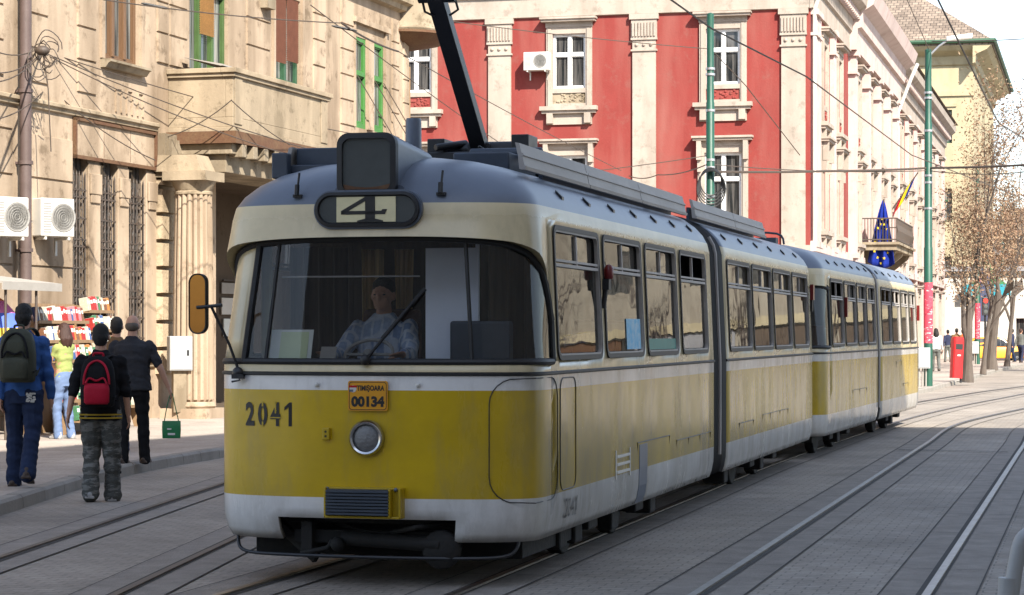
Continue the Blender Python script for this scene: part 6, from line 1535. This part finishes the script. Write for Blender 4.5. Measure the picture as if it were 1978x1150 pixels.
for k, (a, b, Y1, Y2, lb_) in enumerate([((82,98),(700,262),37.5,48,'upper cable of the bundle along the pale facade'),((82,100),(640,300),37.5,44,'second cable of the bundle along the pale facade'),((85,104),(560,300),37.5,41,'cable crossing the balcony front of the pale building'),((82,100),(-20,140),37.5,30,'short cable leaving the knot to the left edge'),((82,102),(-20,160),37.5,30,'lower short cable leaving the knot to the left edge'),((92,165),(300,310),37.8,39.6,'slack cable over the sign panel on the pale wall'),((92,168),(-20,232),37.8,33,'cable from the wall hook down to the left edge'),((80,90),(-20,94),37.5,33,'nearly level cable from the knot to the left edge'),((448,193),(300,270),41.0,41.5,'cable from the balcony corner to the corbel'),((448,195),(560,280),41.0,42,'cable from the balcony corner down to the right'),((600,10),(1000,300),40,60,'span wire sloping from the top of the pale building to the right'),((200,0),(660,45),34,38,'span wire high across the windows of the pale building'),((660,45),(770,100),38,42,'short insulated end of the high span wire'),((770,100),(1200,330),42,70,'thin span wire across the red wall')]):
    wire(lb_,[P1(*a,Y1),P1(*b,Y2)],.010 if k != 12 else .018,.12 if k < 9 else .05)
for (px,py,Y,lb_) in ((300,12,35,'cigar shaped wire insulator on the high span wire at the upper left'),(665,55,38.5,'black wire insulator in front of the green windows')):
    m = MB(); c = W(px,py,Y); d = Vector((1,.2,-.18)).normalized(); m.tube([c-d*.22,c-d*.15,c+d*.15,c+d*.22],[.008,.022,.022,.008],8); tag(m.build('insulator','black',None,True),lb_,'insulator')
# cable knot on the wall
m = MB(); rr = random.Random(5); c = lb0
for k in range(9):
    r0 = rr.uniform(.1,.26); cx, cz = rr.uniform(-.1,.15), rr.uniform(-.25,.05); pts = [c+Vector((cx+r0*math.cos(a)*.8+.02*math.sin(3*a+k), .05*math.sin(a*2+k)+.05*k/9, cz+r0*math.sin(a)*1.2)) for a in [2*math.pi*q/18 for q in range(17)]]; m.tube(pts,.009,5)
m.ell(c,(.12,.1,.08)); m.tube([c,c+Vector((.08,.05,-.6)),c+Vector((.12,.08,-1.6))],.01,5)
tag(m.build('cable_knot','iron',None,True),'tangled knot of black cables on the upper left of the pale wall','cable knot')
m = MB(); c = W(1372,352,60)
for k in range(5): m.tube([c+Vector((.28*math.cos(a)*(1+.08*k), -.17-.03*k, (.36+.03*k)*math.sin(a)-.05*k)) for a in [2*math.pi*q/24 for q in range(25)]],.02,5)
tag(m.build('cable_coil','black',None,True),'coil of black cable hung on the pole behind the tram','cable coil')
# ================================================================ TREES
def tree(label, x, y, H, seed, r0, lean=(0,0), fork=3.0, n_leaf=5200, spread=4.2, grp='street trees with dry brown leaves', mats=('leaf','leaf2'), ls=.11):
    rr = random.Random(seed); t = empty('street_tree', label, 'tree', (x,y,.1), 0, grp)
    tr = MB(); tips = []
    def limb(p, d, L, r, depth):
        n = max(3,int(L/.5)); pts = [p]; q = p.copy(); dd = d.copy()
        for k in range(n):
            dd = (dd+Vector((rr.uniform(-.16,.16),rr.uniform(-.16,.16),rr.uniform(-.05,.12)))*(1.0 if depth else .25)).normalized(); q = q+dd*(L/n); pts.append(q.copy())
        rs = [lerp(r,r*.55,k/n) for k in range(n+1)]
        if depth == 0: rs[0] = r*1.35
        tr.tube(pts, rs, 9 if depth < 2 else 5)
        if depth >= 2:
            for k in range(1,len(pts)): tips.append((pts[k], rs[k]))
        if depth < 5:
            nb = {0:3,1:4,2:4,3:4,4:3}[depth]
            for k in range(nb):
                f = 1.0 if (k == 0) else rr.uniform(.35,1.0); i = min(n,int(f*n)); a = rr.uniform(0,6.28); sp = {0:.42,1:.65,2:.85,3:.95,4:1.0}[depth]
                nd = (dd+Vector((math.cos(a),math.sin(a),rr.uniform(-.1,.35)))*sp).normalized()
                if nd.z < -.15: nd.z *= .3
                limb(pts[i].copy(), nd, L*{0:.85,1:.66,2:.62,3:.6,4:.7}[depth]*rr.uniform(.75,1.15), rs[i]*{0:.66,1:.55,2:.5,3:.5,4:.6}[depth], depth+1)
    limb(Vector((0,0,0)), Vector((lean[0],lean[1],1)).normalized(), fork, r0, 0)
    zt = max(p.z for p, _ in tips); f = H/zt
    tr.v = [(v[0]*(spread/4.2 if v[2] > fork*.9 else 1), v[1], v[2] if v[2] < fork else fork+(v[2]-fork)*(H-fork)/(zt-fork)) for v in tr.v]
    tr.build('trunk','bark',t,True)
    lf = MB()
    T = [(Vector((p.x*spread/4.2,p.y,p.z if p.z < fork else fork+(p.z-fork)*(H-fork)/(zt-fork)))) for p, _ in tips if p.z > fork*.8]
    for k in range(n_leaf):
        c = rr.choice(T)+Vector((rr.gauss(0,.22),rr.gauss(0,.22),rr.gauss(-.08,.2)))
        u = Vector((rr.uniform(-1,1),rr.uniform(-1,1),rr.uniform(-1,1))).normalized(); v = u.orthogonal().normalized(); w_ = u.cross(v)
        a = rr.uniform(0,3.14); v, w_ = v*math.cos(a)+w_*math.sin(a), w_*math.cos(a)-v*math.sin(a); s = ls*rr.uniform(.55,1.3)
        lf.add([c-v*s, c+w_*s*.42+u*s*.15, c+v*s, c-w_*s*.42+u*s*.15],[(0,1,2,3)],0 if rr.random() < .6 else 1)
    lf.build('crown',list(mats),t); return t
g1 = G(1868,737,.13); g2 = G(1915,714,.13); g3 = G(1899,722,.13)
tree('forked tree with dry brown leaves, nearest of the trees beyond the trailer',g1.x,g1.y,10.2,4,.17,(.05,0),2.9,6000,3.0,ls=.055)
tree('tree with dry brown leaves and thick trunk right of the sign and pole',g2.x,g2.y,11.5,9,.22,(.03,0),3.4,6000,3.8,ls=.062)
tree('thin leaning young tree with a pale trunk between two bigger trunks',g3.x,g3.y,9.5,14,.10,(.12,.05),3.6,1800,3.0,ls=.06)
g4 = G(1945,708,.13); tree('slender leaning tree with dry leaves at the far right',g4.x,g4.y,11,21,.12,(.12,0),4.0,3800,4.2,ls=.062)
tree('distant tree with dry leaves at the right edge of the photo',38.5,172,14,31,.2,(0,0),3.5,5000,6,ls=.13)
tt = tree('leafy dry tree outside the right edge beside the kerb',25,96,12,41,.2,(-.1,0),3.5,3500,5,ls=.09)
for k, (x, y, z_) in enumerate(((37,106,1),(42.5,108,2),(49,107,3))):  # unseen trees added to vary what the tram windows mirror
    c_ = copy_tree(tt); [bpy.data.objects.remove(q) for q in kids(c_) if q.name.startswith('crown')]; c_.location = (x,y,.1); c_.rotation_euler = (0,0,z_*2.1); c_['label'] = ['first','second','third'][k]+' bare tree added outside the right edge for the tram window reflections'
# ================================================================ LIGHT, SKY, CAMERA
TS = Vector((.415*math.cos(R(40)),-.91*math.cos(R(40)),math.sin(R(40))))
w = bpy.data.worlds.new('World'); SC.world = w; w.use_nodes = True
nt = w.node_tree; bg = nt.nodes['Background']; sk = nt.nodes.new('ShaderNodeTexSky'); sk.sky_type = 'NISHITA'; sk.sun_disc = False
sk.sun_elevation = R(40); sk.sun_rotation = math.atan2(.415,-.91); sk.air_density = 1.0; sk.dust_density = .6; sk.ozone_density = 2.0; sk.altitude = 100
hs_ = nt.nodes.new('ShaderNodeHueSaturation'); hs_.inputs['Saturation'].default_value = .7; nt.links.new(sk.outputs[0], hs_.inputs['Color']); nt.links.new(hs_.outputs[0], bg.inputs['Color']); bg.inputs['Strength'].default_value = .118
L = bpy.data.lights.new('sun','SUN'); L.energy = 4.3; L.angle = R(.5); L.color = (1,.93,.82)
lo = bpy.data.objects.new('sun',L); COL.objects.link(lo); lo.rotation_euler = TS.to_track_quat('Z','Y').to_euler()
cd = bpy.data.cameras.new('camera'); cam = bpy.data.objects.new('camera',cd); COL.objects.link(cam); SC.camera = cam
cam.location = (0,0,CAMH); cam.rotation_euler = (R(90),0,0); cd.sensor_width = 36; cd.lens = FPX/1978*36; cd.shift_y = (HY-575)/1978; cd.clip_start = .1; cd.clip_end = 3000
SC.view_settings.view_transform = 'Standard'; SC.view_settings.look = 'None'; SC.view_settings.exposure = 1.5; SC.view_settings.gamma = 1
SC.cycles.max_bounces = 8; SC.cycles.transparent_max_bounces = 16; SC.cycles.caustics_reflective = False; SC.cycles.caustics_refractive = False; SC.cycles.sample_clamp_indirect = 6
